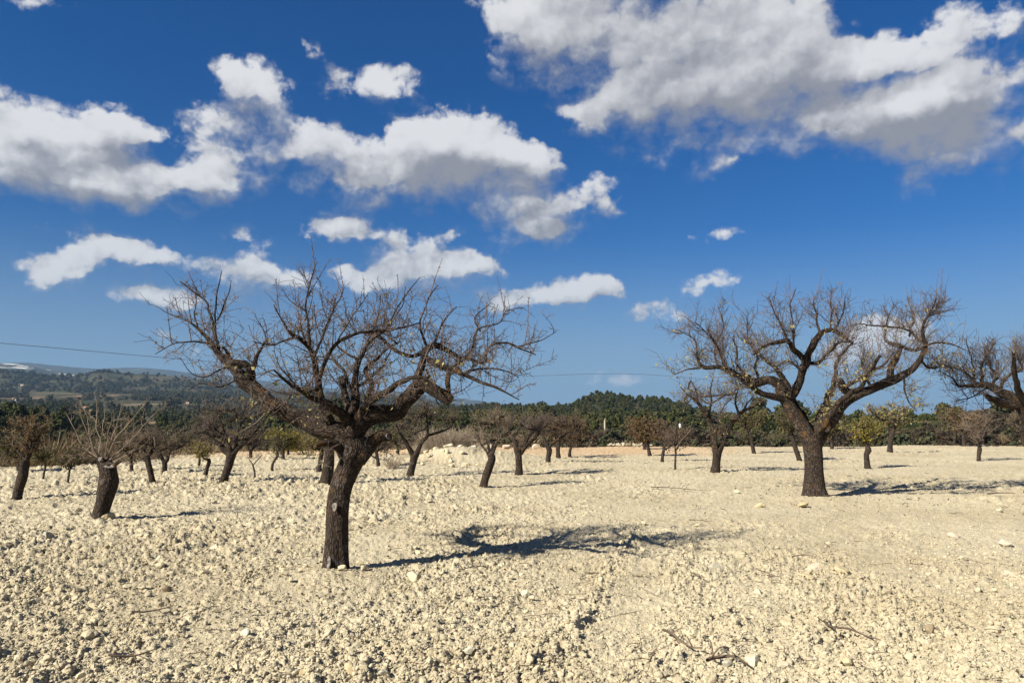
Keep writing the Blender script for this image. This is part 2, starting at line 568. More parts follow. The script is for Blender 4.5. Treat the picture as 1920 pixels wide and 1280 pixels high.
# ------------------------------------------------------------------ clods lying on the field: nobody could count them
def clod_nodes(mat, name, variants=6, subdiv=2, rough=0.5):
    g = bpy.data.node_groups.new(name, 'GeometryNodeTree')
    g.interface.new_socket('Geometry', in_out='INPUT', socket_type='NodeSocketGeometry')
    g.interface.new_socket('Geometry', in_out='OUTPUT', socket_type='NodeSocketGeometry')
    q = NT(g)
    gi, go = q.n('NodeGroupInput'), q.n('NodeGroupOutput')
    g2i = q.n('GeometryNodeGeometryToInstance')
    prng = random.Random(5)
    for k in range(variants):
        ico = q.n('GeometryNodeMeshIcoSphere')
        ico.inputs['Radius'].default_value = 1.0
        ico.inputs['Subdivisions'].default_value = subdiv
        pos = q.n('GeometryNodeInputPosition').outputs[0]
        nz = q.noise(q.vmath('ADD', pos, (k * 7.3, k * 3.1, 0)), 0.9, 2, 0.6)
        f = q.math('ADD', q.math('MULTIPLY', q.math('SUBTRACT', nz, 0.5), 2.2 * rough), 0.95)
        sc = q.n('ShaderNodeVectorMath', operation='SCALE')
        q.put(sc.inputs[0], pos)
        q.put(sc.inputs['Scale'], f)
        sq = q.vmath('MULTIPLY', sc.outputs[0], (1.0 + 0.12 * (k % 3), 0.82 + 0.07 * (k % 2), 0.66 + 0.05 * (k % 4)))
        for c in range(6):                                             # broken faces
            v = Vector((prng.gauss(0, 1), prng.gauss(0, 1), prng.gauss(0, 0.8))).normalized()
            dp = q.n('ShaderNodeVectorMath', operation='DOT_PRODUCT')
            q.put(dp.inputs[0], sq)
            dp.inputs[1].default_value = v
            over = q.math('MAXIMUM', q.math('SUBTRACT', dp.outputs['Value'], prng.uniform(0.42, 0.66)), 0.0)
            s2 = q.n('ShaderNodeVectorMath', operation='SCALE')
            s2.inputs[0].default_value = v
            q.put(s2.inputs['Scale'], q.math('MULTIPLY', over, 0.92))
            sq = q.vmath('SUBTRACT', sq, s2.outputs[0])
        sp = q.n('GeometryNodeSetPosition')
        q.put(sp.inputs['Geometry'], ico.outputs[0])
        q.put(sp.inputs['Position'], sq)
        sm = q.n('GeometryNodeSetMaterial')
        q.put(sm.inputs['Geometry'], sp.outputs[0])
        sm.inputs['Material'].default_value = mat
        g.links.new(sm.outputs[0], g2i.inputs[0])
    iop = q.n('GeometryNodeInstanceOnPoints')
    g.links.new(gi.outputs[0], iop.inputs['Points'])
    g.links.new(g2i.outputs[0], iop.inputs['Instance'])
    iop.inputs['Pick Instance'].default_value = True

    def attr(nm, typ):
        nd = q.n('GeometryNodeInputNamedAttribute', data_type=typ)
        nd.inputs['Name'].default_value = nm
        return nd.outputs[0]
    g.links.new(attr('pick', 'INT'), iop.inputs['Instance Index'])
    g.links.new(attr('rot', 'FLOAT_VECTOR'), iop.inputs['Rotation'])
    g.links.new(attr('size', 'FLOAT'), iop.inputs['Scale'])
    g.links.new(iop.outputs[0], go.inputs[0])
    return g


def point_cloud(name, pts, size, rot, pick, group, mat=None):
    me = bpy.data.meshes.new(name)
    me.vertices.add(len(pts))
    me.vertices.foreach_set('co', np.asarray(pts, np.float32).ravel())
    for nm, typ, arr, key in (('size', 'FLOAT', size, 'value'), ('rot', 'FLOAT_VECTOR', rot, 'vector'), ('pick', 'INT', pick, 'value')):
        a = me.attributes.new(nm, typ, 'POINT')
        a.data.foreach_set(key, np.asarray(arr, np.int32 if typ == 'INT' else np.float32).ravel())
    if mat:
        me.materials.append(mat)
    o = bpy.data.objects.new(name, me)
    COL.objects.link(o)
    md = o.modifiers.new('instances', 'NODES')
    md.node_group = group
    o['kind'] = 'stuff'
    return o


def build_clods():
    rng = np.random.default_rng(11)
    N = 1060000
    # candidates are spread evenly over a wedge a little wider than the view
    phi = rng.uniform(-R(47), R(47), N)
    py = 791 + rng.power(1.15, N) * 640
    d = CAM_H * FPX / (py - 790.0)
    ok = (d < edge_y(np.tan(phi)) - 0.1) & (d > 2.6)
    phi, d = phi[ok], d[ok]
    x, y = d * np.tan(phi), d
    r = roughness(x, y)
    keep = rng.random(len(x)) < np.clip(0.12 + 0.85 * r, 0, 1) * np.clip(1.25 - d / 90, 0.3, 1)
    x, y, d, r = x[keep], y[keep], d[keep], r[keep]
    size = np.exp(rng.normal(math.log(0.0047), 0.64, len(x))) * (0.72 + 0.45 * r)
    size = np.clip(size, 0.0025, 0.04)
    size = np.maximum(size, d * 0.00058)
    z = ground_z(x, y) + size * 0.08
    rot = np.stack([rng.uniform(-.5, .5, len(x)), rng.uniform(-.5, .5, len(x)), rng.uniform(0, 6.28, len(x))], 1)
    g = clod_nodes(M_CLOD, 'clod_shapes', 7, 2, 0.5)
    o = point_cloud('rubble', np.stack([x, y, z], 1), size, rot, rng.integers(0, 7, len(x)), g, M_CLOD)
    tag(o, 'cream coloured clods and gravel covering the ploughed field', 'rubble')
    print('clods', len(x))


build_clods()


# ------------------------------------------------------------------ the valley and the hills beyond the field
# each entry: distance, then the height line of the land at that distance as photograph columns and rows
LAYERS = [
    (60, [(-600, 845), (0, 848), (300, 846), (600, 838), (1000, 834), (1300, 832), (1700, 832), (1780, 822), (1860, 800), (1960, 795), (2300, 810)]),
    (80, [(-600, 834), (0, 832), (300, 832), (600, 828), (1000, 826), (1300, 828), (1700, 828), (1780, 800), (1860, 780), (1940, 776), (2300, 800)]),
    (130, [(-600, 815), (0, 812), (300, 815), (600, 815), (1000, 812), (1300, 815), (1700, 818), (1920, 822), (2300, 820)]),
    (240, [(-600, 792), (0, 793), (300, 790), (600, 796), (840, 790), (1000, 790), (1040, 795), (1300, 800), (1600, 806), (2300, 806)]),
    (330, [(-600, 786), (0, 780), (300, 779), (600, 788), (840, 784), (980, 778), (1040, 772), (1065, 766), (1085, 758), (1105, 749), (1120, 744), (1140, 744), (1160, 748), (1190, 751),
           (1225, 751), (1250, 754), (1275, 762), (1310, 774), (1400, 789), (1500, 796), (1620, 803), (2300, 803)]),
    (430, [(-600, 772), (0, 764), (300, 766), (600, 776), (760, 770), (840, 765), (900, 763), (960, 764), (1020, 766), (1060, 768), (1100, 776), (1200, 790), (1500, 799), (2300, 802)]),
    (750, [(-600, 752), (0, 744), (200, 746), (400, 748), (600, 758), (840, 775), (1000, 788), (1300, 796), (2300, 797)]),
    (950, [(-600, 735), (0, 731), (200, 730), (400, 744), (600, 760), (840, 780), (1000, 790), (1300, 796), (2300, 797)]),
    (1200, [(-600, 690), (-100, 690), (0, 695), (40, 699), (85, 706), (130, 706), (150, 707), (165, 703), (180, 698), (197, 697), (215, 700), (232, 703), (245, 704), (262, 702),
            (300, 704), (330, 708), (345, 707), (360, 711), (380, 716), (420, 725), (480, 734), (520, 739), (600, 741), (680, 741), (740, 741), (760, 743), (800, 750), (850, 762), (950, 782),
            (1100, 792), (2300, 793)]),
    (1700, [(-600, 708), (0, 712), (200, 722), (400, 736), (600, 750), (850, 772), (1000, 788), (2300, 792)]),
    (2500, [(-600, 672), (-100, 680), (0, 683), (20, 684), (60, 690), (100, 698), (130, 702), (180, 709), (300, 718), (440, 724), (500, 725), (540, 729), (600, 735), (700, 742), (850, 762),
            (1100, 790), (1650, 789), (1690, 784), (1720, 780), (1742, 777), (1762, 779), (1790, 784), (1850, 788), (2300, 786)]),
    (3200, [(-600, 690), (0, 700), (200, 712), (600, 745), (850, 770), (1100, 791), (2300, 790)]),
    (4000, [(-600, 672), (-100, 680), (0, 679), (50, 677), (110, 682), (180, 690), (260, 688), (340, 696), (430, 705), (500, 712), (620, 725), (700, 728), (900, 752), (1100, 780), (1300, 788), (2300, 788)]),
]


def row_z(py, dist):
    """height of a point seen in photograph row py at the centre column, dist metres out"""
    d = cam_ray(960, py)
    return CAM_H + d.z / d.y * dist


_LD = [L[0] for L in LAYERS]
_LP = [np.array([c for c, r in L[1]], float) for L in LAYERS]
_LZ = [np.array([row_z(r, L[0]) for c, r in L[1]]) for L in LAYERS]


def land_z(u, y):
    """u = x / y, y = distance along the view; arrays. Also used outside the view with u clamped."""
    u, y = np.broadcast_arrays(np.asarray(u, float), np.asarray(y, float))
    c = u * FPX + 960
    E = edge_y(u)
    zs = [np.full(u.shape, -0.75), np.full(u.shape, -1.15)] + [np.interp(c, p, z) for p, z in zip(_LP, _LZ)] + [np.full(u.shape, 30.0), np.full(u.shape, 1.0)]
    ds = [E - 0.5, E + 2.2] + [np.full(u.shape, d) for d in _LD] + [np.full(u.shape, 5200.0), np.full(u.shape, 6500.0)]
    ds[2] = np.maximum(ds[2], E + 6)
    out = zs[0].copy()
    for k in range(len(zs) - 1):
        t = np.clip((y - ds[k]) / np.maximum(ds[k + 1] - ds[k], 0.1), 0, 1)
        sel = y >= ds[k]
        # ridges keep a fairly sharp crest
        s = t * t * (3 - 2 * t) * 0.45 + t * 0.55
        out = np.where(sel, zs[k] + (zs[k + 1] - zs[k]) * s, out)
    x = u * y
    amp = np.clip((y - E) * 0.012, 0, 1) * np.clip(y / 160, 0.15, 9)
    f = np.clip(y, 60, 1500) * 0.16
    n = fbm(x / 60 + 3, y / 60, 4, 101) * np.clip(y / 200, 0.15, 4.0)
    n2 = fbm(x / 260 + 1, y / 260 + 4, 4, 102) * np.clip((y - 500) / 130, 0, 14)
    n3 = fbm(x / 700 + 7, y / 700 + 4, 3, 103) * np.clip((y - 1400) / 100, 0, 14)
    return out + (n * 0.6 + n2 * 0.55 + n3 * 0.4) * np.clip((y - E) / 12, 0, 1)


def land_at(px, dist):
    u = (px - 960) / FPX / math.cos(PITCH)
    return Vector((u * dist, dist, float(land_z(u, dist))))


def land_hit(px, py, d0=50, d1=3500):
    """first point of the land seen at a photograph pixel"""
    r = cam_ray(px, py)
    ds = d0 * (d1 / d0) ** np.linspace(0, 1, 900)
    z = CAM_H + r.z / r.y * ds
    h = land_z(np.full(ds.shape, r.x / r.y), ds)
    k = np.nonzero(h >= z)[0]
    return (ds[k[0]] if len(k) else None), r.x / r.y


def make_land():
    m, w, b = material('hillside', 0.95, 0.05)
    geo = w.n('ShaderNodeNewGeometry')
    pos = geo.outputs['Position']
    x, y, z = w.sep(pos)
    scrub = w.mix(w.step(w.noise(pos, 0.03, 6, 0.65), 0.40, 0.62), (0.039, 0.044, 0.023), (0.089, 0.075, 0.044))
    scrub = w.mix(w.step(w.noise(pos, 0.012, 5, 0.6), 0.52, 0.66, 0, 0.75), scrub, (0.128, 0.106, 0.066))
    scrub = w.mix(w.step(w.noise(pos, 0.16, 4, 0.7), 0.50, 0.64, 0, 0.8), scrub, (0.025, 0.036, 0.016))
    # nearer the field: dry brown grass and earth
    dry = w.mix(w.step(w.noise(pos, 0.5, 5, 0.7), 0.35, 0.65), (0.106, 0.083, 0.047), (0.191, 0.149, 0.089))
    dry = w.mix(w.step(w.noise(pos, 2.5, 4, 0.7), 0.5, 0.7, 0, 0.6), dry, (0.060, 0.053, 0.025))
    c = w.mix(w.step(y, 75, 125), dry, scrub)
    # ploughed and fallow plots on the far slopes
    wob = w.vmath('MULTIPLY', w.vmath('SUBTRACT', w.noisec(pos, 0.06, 3), (0.5, 0.5, 0.5)), (14, 24, 0))
    xw, yw, zw = w.sep(w.vmath('ADD', pos, wob))
    for px0, px1, py0, py1, col in [(64, 154, 747, 740, (0.306, 0.196, 0.123)), (222, 300, 761, 756, (0.230, 0.187, 0.119)), (195, 300, 798, 790, (0.264, 0.178, 0.111)),
                                    (0, 60, 757, 752, (0.136, 0.128, 0.076)), (330, 380, 747, 744, (0.221, 0.187, 0.128)), (60, 150, 738, 735, (0.145, 0.128, 0.076)), (-60, 30, 815, 806, (0.212, 0.170, 0.111))]:
        d0, u0 = land_hit((px0 + px1) / 2, py0)
        d1, u1 = land_hit((px0 + px1) / 2, py1)
        if not d0 or not d1 or d1 <= d0:
            continue
        d1 = min(d1, d0 * 1.8)
        dm = (d0 + d1) / 2
        x0, x1 = (px0 - 960) / FPX * dm, (px1 - 960) / FPX * dm
        e = min((x1 - x0) * 0.04, (d1 - d0) * 0.15)
        mk = w.math('MULTIPLY', w.math('MULTIPLY', w.step(xw, x0, x0 + e), w.step(xw, x1 - e, x1, 1, 0)), w.math('MULTIPLY', w.step(yw, d0, d0 + e), w.step(yw, d1 - e, d1, 1, 0)))
        c = w.mix(w.math('MULTIPLY', mk, 0.95), c, w.mix(w.noise(pos, 0.3, 4, 0.7), col, tuple(v * 0.62 for v in col)))
    # the white quarry faces on the far hill
    q = w.step(w.noise(w.vmath('MULTIPLY', pos, (1, 1, 2.5)), 0.011, 4, 0.6), 0.54, 0.60)
    inq = w.math('MULTIPLY', w.step(y, 2180, 2260), w.math('MULTIPLY', w.step(y, 2520, 2620, 1, 0), w.step(x, -1360, -1420, 0, 1)))
    c = w.mix(w.math('MULTIPLY', q, inq), c, (0.70, 0.68, 0.64))
    w.put(b.inputs['Base Color'], c)
    h = w.math('ADD', w.math('MULTIPLY', w.noise(pos, 0.10, 6, 0.7), 14.0), w.noise(pos, 1.2, 4, 0.7))
    bump(w, b, h, 0.7, 1.0)
    return m


M_LAND = make_land()


def build_land():
    fine = np.radians(np.arange(-48, 48.001, 0.15))
    coarse = np.radians(np.linspace(48, 312, 90)[1:-1])
    phi = np.concatenate([fine, coarse])
    lin = ((phi + np.pi) % (2 * np.pi)) - np.pi
    inview = np.abs(lin) < R(50)
    pc = np.clip(lin, -R(56), R(56))
    u = np.tan(pc)
    t = np.linspace(0, 1, 190)
    rows = np.concatenate([[0, 0.6, 1.5, 2.3, 3.5, 5, 7], 10 * (6500 / 10) ** t])
    E = edge_y(u)
    Y = E[:, None] - 0.6 + rows[None, :]
    U = np.repeat(u[:, None], Y.shape[1], 1)
    Z = land_z(U, Y)
    rr = Y / np.cos(pc)[:, None]
    # behind the camera the rim of the field is a circle, as the field sheet has it
    bl = np.clip((np.abs(lin) - R(48)) / R(9), 0, 1)[:, None]
    rr = rr * (1 - bl) + (39.4 + rows[None, :]) * bl
    Zb = np.interp(rows, [0, 3, 40, 400, 3000, 6500], [-0.75, -1.2, -3, 2, 120, 1])[None, :] + np.zeros_like(Z)
    Z = Z * (1 - bl) + Zb * bl
    X, Yw = np.sin(lin)[:, None] * rr, np.cos(lin)[:, None] * rr
    n, m = X.shape
    V = np.stack([X, Yw, Z], -1).reshape(-1, 3)
    i = np.arange(n)[:, None]
    j = np.arange(m - 1)[None, :]
    i2 = (i + 1) % n
    F = np.stack([i * m + j, i * m + j + 1, i2 * m + j + 1, i2 * m + j], -1).reshape(-1, 4)
    new_mesh('hills', V, F, M_LAND, smooth=True, kind='structure')


build_land()


# ------------------------------------------------------------------ tree building
UP = np.array([0.0, 0.0, 1.0])


class Buf:
    """collects tubes and faces of one mesh"""
    def __init__(s):
        s.v, s.f4, s.f3, s.uv, s.n = [], [], [], [], 0

    def add(s, v, f, uv=None):
        v = np.asarray(v, float).reshape(-1, 3)
        f = np.asarray(f)
        if len(f) == 0:
            return
        s.v.append(v)
        s.uv.append(np.zeros((len(v), 2)) if uv is None else np.asarray(uv, float).reshape(-1, 2))
        (s.f4 if f.shape[1] == 4 else s.f3).append(f + s.n)
        s.n += len(v)

    def make(s, name, mat, parent, org, smooth=True, kind=None):
        if not s.v:
            return None
        faces = [np.concatenate(g) for g in (s.f4, s.f3) if g]
        return new_mesh(name, np.concatenate(s.v) - np.asarray(org), faces, mat, parent, None, smooth, np.concatenate(s.uv), kind)


def unit(a):
    return a / np.maximum(np.linalg.norm(a, axis=-1, keepdims=True), 1e-9)


def smooth_line(pts, rad, step):
    """Catmull-Rom through the traced points, resampled about every step metres"""
    P = np.asarray(pts, float)
    r = np.asarray(rad, float)
    if len(P) == 1:
        return P, r
    P = np.vstack([2 * P[0] - P[1], P, 2 * P[-1] - P[-2]])
    outp, outr = [], []
    for k in range(1, len(P) - 2):
        n = max(2, int(np.linalg.norm(P[k + 1] - P[k]) / step))
        t = np.linspace(0, 1, n, endpoint=False)[:, None]
        a, b, c, d = P[k - 1], P[k], P[k + 1], P[k + 2]
        outp.append(0.5 * (2 * b + (c - a) * t + (2 * a - 5 * b + 4 * c - d) * t ** 2 + (3 * b - a - 3 * c + d) * t ** 3))
        outr.append(r[k - 1] + (r[k] - r[k - 1]) * t[:, 0])
    outp.append(P[-2][None])
    outr.append(r[-1:])
    return np.concatenate(outp), np.concatenate(outr)


def tube(buf, P, r, sides, lump=0.0, seed=0, cap=True, flare=0.0):
    """one limb: a closed tube with knotty bark relief"""
    n = len(P)
    T = unit(np.gradient(P, axis=0))
    ref = np.array([0.31, -0.9, 0.29]) if abs(T[0] @ np.array([0.31, -0.9, 0.29])) < 0.85 else np.array([1.0, 0, 0])
    N = np.zeros_like(P)
    N[0] = unit(np.cross(T[0], ref))
    for k in range(1, n):
        v = N[k - 1] - T[k] * (N[k - 1] @ T[k])
        N[k] = v / max(np.linalg.norm(v), 1e-9)
    B = np.cross(T, N)
    L = np.concatenate([[0], np.cumsum(np.linalg.norm(np.diff(P, axis=0), axis=1))])
    th = np.linspace(0, 2 * np.pi, sides, endpoint=False)
    c, s_ = np.cos(th)[None, :], np.sin(th)[None, :]
    rr = r[:, None] * np.ones_like(c)
    if lump:
        rm = max(float(r.max()), 0.01)
        a = vnoise(c * 1.3 + L[:, None] / rm * 0.35 + seed, s_ * 1.3 + seed * 1.7 + 0 * L[:, None], 7 + seed % 50)
        b = vnoise(c * 3.2 + seed, s_ * 3.2 + L[:, None] / rm * 0.6, 9 + seed % 50)
        e = vnoise(th[None, :] * sides / 2.0 / 3.14 + seed, L[:, None] / rm * 0.45 + seed, 13)
        k1 = vnoise(L / rm * 0.42 + seed * 2.3, 0 * L, 17)[:, None]
        rr = rr * (1 + lump * (0.9 * a + 0.55 * b + 0.35 * e + 0.55 * k1))
    if flare:
        base = np.exp(-np.maximum(L - 0.20, 0) / max(flare, 0.01))[:, None]
        rr = rr * (1 + base * (0.20 + 0.17 * np.sin(th * 3 + seed)[None, :] + 0.10 * np.sin(th * 5 + seed * 2)[None, :]))
    V = P[:, None, :] + N[:, None, :] * (c * rr)[..., None] + B[:, None, :] * (s_ * rr)[..., None]
    u = th / (2 * np.pi)
    uv = np.stack([np.repeat((np.abs(u - 0.5) * 2)[None, :], n, 0) * 3.14 * float(r.mean()), np.repeat(L[:, None], sides, 1)], -1)
    i = np.arange(n - 1)[:, None]
    j = np.arange(sides)[None, :]
    j2 = (j + 1) % sides
    F = np.stack([i * sides + j, i * sides + j2, (i + 1) * sides + j2, (i + 1) * sides + j], -1).reshape(-1, 4)
    buf.add(V, F, uv)
    if cap:
        tip = P[-1] + T[-1] * r[-1] * 0.25
        ring = V[-1]
        vv = np.vstack([ring, tip])
        ff = np.stack([np.arange(sides), (np.arange(sides) + 1) % sides, np.full(sides, sides)], -1)
        buf.add(vv, ff, np.full((sides + 1, 2), 0.5))


def tubes(buf, P, r0, r1, sides=3):
    """many thin twigs at once: P (N,K,3)"""
    N, K, _ = P.shape
    if N == 0:
        return
    T = unit(np.gradient(P, axis=1))
    d = unit(P[:, -1] - P[:, 0])
    ref = np.where((np.abs(d[:, 2]) > 0.75)[:, None], np.array([[1.0, 0.2, 0]]), np.array([[0, 0.15, 1.0]]))
    A = unit(np.cross(T, ref[:, None, :]))
    B = np.cross(T, A)
    t = np.linspace(0, 1, K)[None, :]
    r = r0[:, None] * (1 - t) + r1[:, None] * t
    th = np.linspace(0, 2 * np.pi, sides, endpoint=False)
    V = P[:, :, None, :] + (A[:, :, None, :] * np.cos(th)[None, None, :, None] + B[:, :, None, :] * np.sin(th)[None, None, :, None]) * r[:, :, None, None]
    q = np.arange(N)[:, None, None] * K * sides
    i = np.arange(K - 1)[None, :, None]
    j = np.arange(sides)[None, None, :]
    j2 = (j + 1) % sides
    F = np.stack(np.broadcast_arrays(q + i * sides + j, q + i * sides + j2, q + (i + 1) * sides + j2, q + (i + 1) * sides + j), -1).reshape(-1, 4)
    buf.add(V, F)


def sprout(rng, src, n, lmin, lmax, up=0.5, side=1.0, wig=0.25, trop=0.1, K=7, centre=None, outward=0.0, power=1.0, ztop=None):
    """n new shoots from the sampled points src = (pos, tangent, weight)"""
    pos, tan, wgt = src
    if n <= 0 or len(pos) == 0:
        return np.zeros((0, K, 3))
    idx = rng.choice(len(pos), n, p=wgt / wgt.sum())
    p0, t0 = pos[idx], tan[idx]
    rnd = unit(rng.normal(size=(n, 3)))
    perp = unit(rnd - t0 * np.sum(rnd * t0, 1, keepdims=True))
    d = perp * side + t0 * 0.35 + UP * up * rng.uniform(0.4, 1.5, (n, 1))
    if centre is not None and outward:
        d = d + unit(p0 - centre) * outward
    d = unit(d)
    ln = lmin + (lmax - lmin) * rng.random(n) ** power
    ln = ln * np.clip(1.0 - 0.62 * np.clip((p0[:, 2] - ztop + 0.5) / 0.5, 0, 1), 0.4, 1) if ztop is not None else ln
    P = np.zeros((n, K, 3))
    P[:, 0] = p0
    curl = rng.normal(size=(n, 3)) * wig * 0.8
    for k in range(1, K):
        d = unit(d + rng.normal(size=(n, 3)) * wig * 0.55 + curl / K + UP * trop / K * 3)
        P[:, k] = P[:, k - 1] + d * (ln / (K - 1))[:, None]
    return P


def along(P, t0=0.15, t1=1.0):
    """sample points of a batch of twigs, as a source for the next generation"""
    N, K, _ = P.shape
    if N == 0:
        return np.zeros((0, 3)), np.zeros((0, 3)), np.zeros(0)
    T = unit(np.gradient(P, axis=1))
    ks = np.arange(K)
    sel = (ks >= t0 * (K - 1)) & (ks <= t1 * (K - 1))
    sub = []
    ln = np.linalg.norm(P[:, -1] - P[:, 0], axis=1)
    mid = (P[:, 1:] + P[:, :-1]) / 2
    pos = np.concatenate([P[:, sel].reshape(-1, 3), mid[:, sel[1:]].reshape(-1, 3)])
    tan = np.concatenate([T[:, sel].reshape(-1, 3), T[:, 1:][:, sel[1:]].reshape(-1, 3)])
    w = np.concatenate([np.repeat(ln, sel.sum()), np.repeat(ln, sel[1:].sum())])
    return pos, tan, w


def join_src(*s):
    return tuple(np.concatenate([a[k] for a in s]) for k in range(3))


def limb_src(P, r, rmax, t0=0.0):
    T = unit(np.gradient(P, axis=0))
    w = np.where(r < rmax, 1.0, 0.12) * np.clip(r / 0.014, 0.10, 1)
    w[: int(len(P) * t0)] *= 0.05
    seg = np.concatenate([[0], np.linalg.norm(np.diff(P, axis=0), axis=1)])
    return P + 0, T, w * np.maximum(seg, 1e-4)


def leaves(buf, rng, src, n, size, droop=0.6, bunch=1):
    """small dry leaves, each a bent pair of faces"""
    pos, tan, wgt = src
    if n <= 0 or len(pos) == 0:
        return
    idx = rng.choice(len(pos), n, p=wgt / wgt.sum())
    p = pos[idx] + rng.normal(size=(n, 3)) * size * 0.5
    d = unit(rng.normal(size=(n, 3)) * 0.8 - UP * droop)
    a = unit(np.cross(d, rng.normal(size=(n, 3))))
    nrm = np.cross(d, a)
    L = size * rng.uniform(0.6, 1.35, (n, 1))
    w = L * rng.uniform(0.22, 0.36, (n, 1))
    bend = nrm * L * rng.uniform(-0.25, 0.25, (n, 1))
    v = np.stack([p, p + d * L * 0.45 + a * w + bend, p + d * L, p + d * L * 0.45 - a * w + bend], 1)
    q = np.arange(n)[:, None] * 4
    buf.add(v, np.concatenate([q + [[0, 1, 2]], q + [[0, 2, 3]]]))


def make_bark(name, a, b_, lichen, amt, twig=False):
    m, w, b = material(name, 0.92, 0.12)
    geo = w.n('ShaderNodeNewGeometry')
    pos = geo.outputs['Position']
    if twig:
        c = w.mix(w.step(w.noise(pos, 3.0, 3), 0.35, 0.65), a, b_)
        w.put(b.inputs['Base Color'], c)
        b.inputs['Roughness'].default_value = 0.7
        return m
    uv = w.n('ShaderNodeUVMap').outputs[0]
    st = w.vmath('MULTIPLY', uv, (1.0, 0.16, 1))
    st = w.vmath('ADD', st, w.vmath('MULTIPLY', w.noisec(pos, 9, 2), (0.02, 0.0, 0)))
    fis = w.noise(st, 62, 5, 0.62)
    plate = w.n('ShaderNodeTexVoronoi', feature='DISTANCE_TO_EDGE')
    w.put(plate.inputs['Vector'], w.vmath('ADD', w.vmath('MULTIPLY', uv, (1.0, 0.30, 1)), w.vmath('MULTIPLY', w.noisec(pos, 14, 3), (0.03, 0.02, 0))))
    plate.inputs['Scale'].default_value = 42
    pl = w.step(plate.outputs[0], 0.0, 0.22)
    h = w.math('ADD', w.math('MULTIPLY', fis, 0.9), w.math('MULTIPLY', pl, 0.5))
    c = w.mix(w.step(h, 0.45, 1.05), b_, a)
    c = w.mix(w.step(w.noise(pos, 2.3, 4, 0.6), 0.40, 0.68, 0, 0.6), c, tuple(v * 0.6 for v in a))
    grey = w.step(w.noise(pos, 7, 4, 0.65), 0.56, 0.68, 0, 0.5)
    c = w.mix(grey, c, (0.125, 0.112, 0.097))
    c = w.mix(w.math('MULTIPLY', w.step(w.noise(pos, 5.0, 5, 0.7), 0.555, 0.64), amt), c, lichen)
    w.put(b.inputs['Base Color'], c)
    bump(w, b, h, 1.0, 0.022)
    return m


M_BARK = make_bark('almond_bark', (0.066, 0.049, 0.037), (0.016, 0.012, 0.010), (0.16, 0.078, 0.020), 0.14)
M_LIMB = make_bark('almond_limb_bark', (0.052, 0.038, 0.028), (0.014, 0.011, 0.009), (0.15, 0.076, 0.020), 0.42)
M_TWIG = make_bark('almond_twig_bark', (0.135, 0.103, 0.089), (0.066, 0.050, 0.043), None, 0, True)
M_TWIG_PALE = make_bark('young_shoot_bark', (0.20, 0.155, 0.115), (0.125, 0.095, 0.072), None, 0, True)


def make_leaf(name, a, b_, c_):
    m, w, b = material(name, 0.75, 0.2)
    pos = w.n('ShaderNodeNewGeometry').outputs['Position']
    n = w.noise(pos, 7, 3, 0.7)
    c = w.mix(w.step(n, 0.38, 0.52), a, b_)
    c = w.mix(w.step(n, 0.55, 0.66), c, c_)
    w.put(b.inputs['Base Color'], c)
    tr = w.n('ShaderNodeBsdfTranslucent')
    w.put(tr.inputs['Color'], c)
    mx = w.n('ShaderNodeMixShader')
    mx.inputs[0].default_value = 0.3
    out = m.node_tree.nodes['Material Output']
    m.node_tree.links.new(b.outputs[0], mx.inputs[1])
    m.node_tree.links.new(tr.outputs[0], mx.inputs[2])
    m.node_tree.links.new(mx.outputs[0], out.inputs[0])
    return m


LEAF = {
    'straw': make_leaf('dry_almond_leaf', (0.289, 0.230, 0.093), (0.221, 0.204, 0.076), (0.357, 0.297, 0.145)),
    'yellow': make_leaf('yellow_almond_leaf', (0.221, 0.170, 0.030), (0.145, 0.132, 0.025), (0.306, 0.230, 0.051)),
    'rust': make_leaf('rusty_almond_leaf', (0.119, 0.064, 0.027), (0.085, 0.060, 0.025), (0.162, 0.102, 0.043)),
    'olive': make_leaf('olive_almond_leaf', (0.102, 0.089, 0.029), (0.072, 0.068, 0.024), (0.145, 0.111, 0.038)),
    'brown': make_leaf('brown_almond_leaf', (0.111, 0.078, 0.043), (0.085, 0.068, 0.038), (0.145, 0.111, 0.060)),
}


def wood_end():
    m, w, b = material('pruned_wood', 0.85, 0.1)
    pos = w.n('ShaderNodeNewGeometry').outputs['Position']
    w.put(b.inputs['Base Color'], w.mix(w.step(w.noise(pos, 38, 6, 0.75), 0.40, 0.62), (0.06, 0.05, 0.043), (0.24, 0.22, 0.20)))
    bump(w, b, w.noise(pos, 60, 3), 0.4, 0.004)
    return m


M_SCAR = wood_end()
DENSE = 1.0


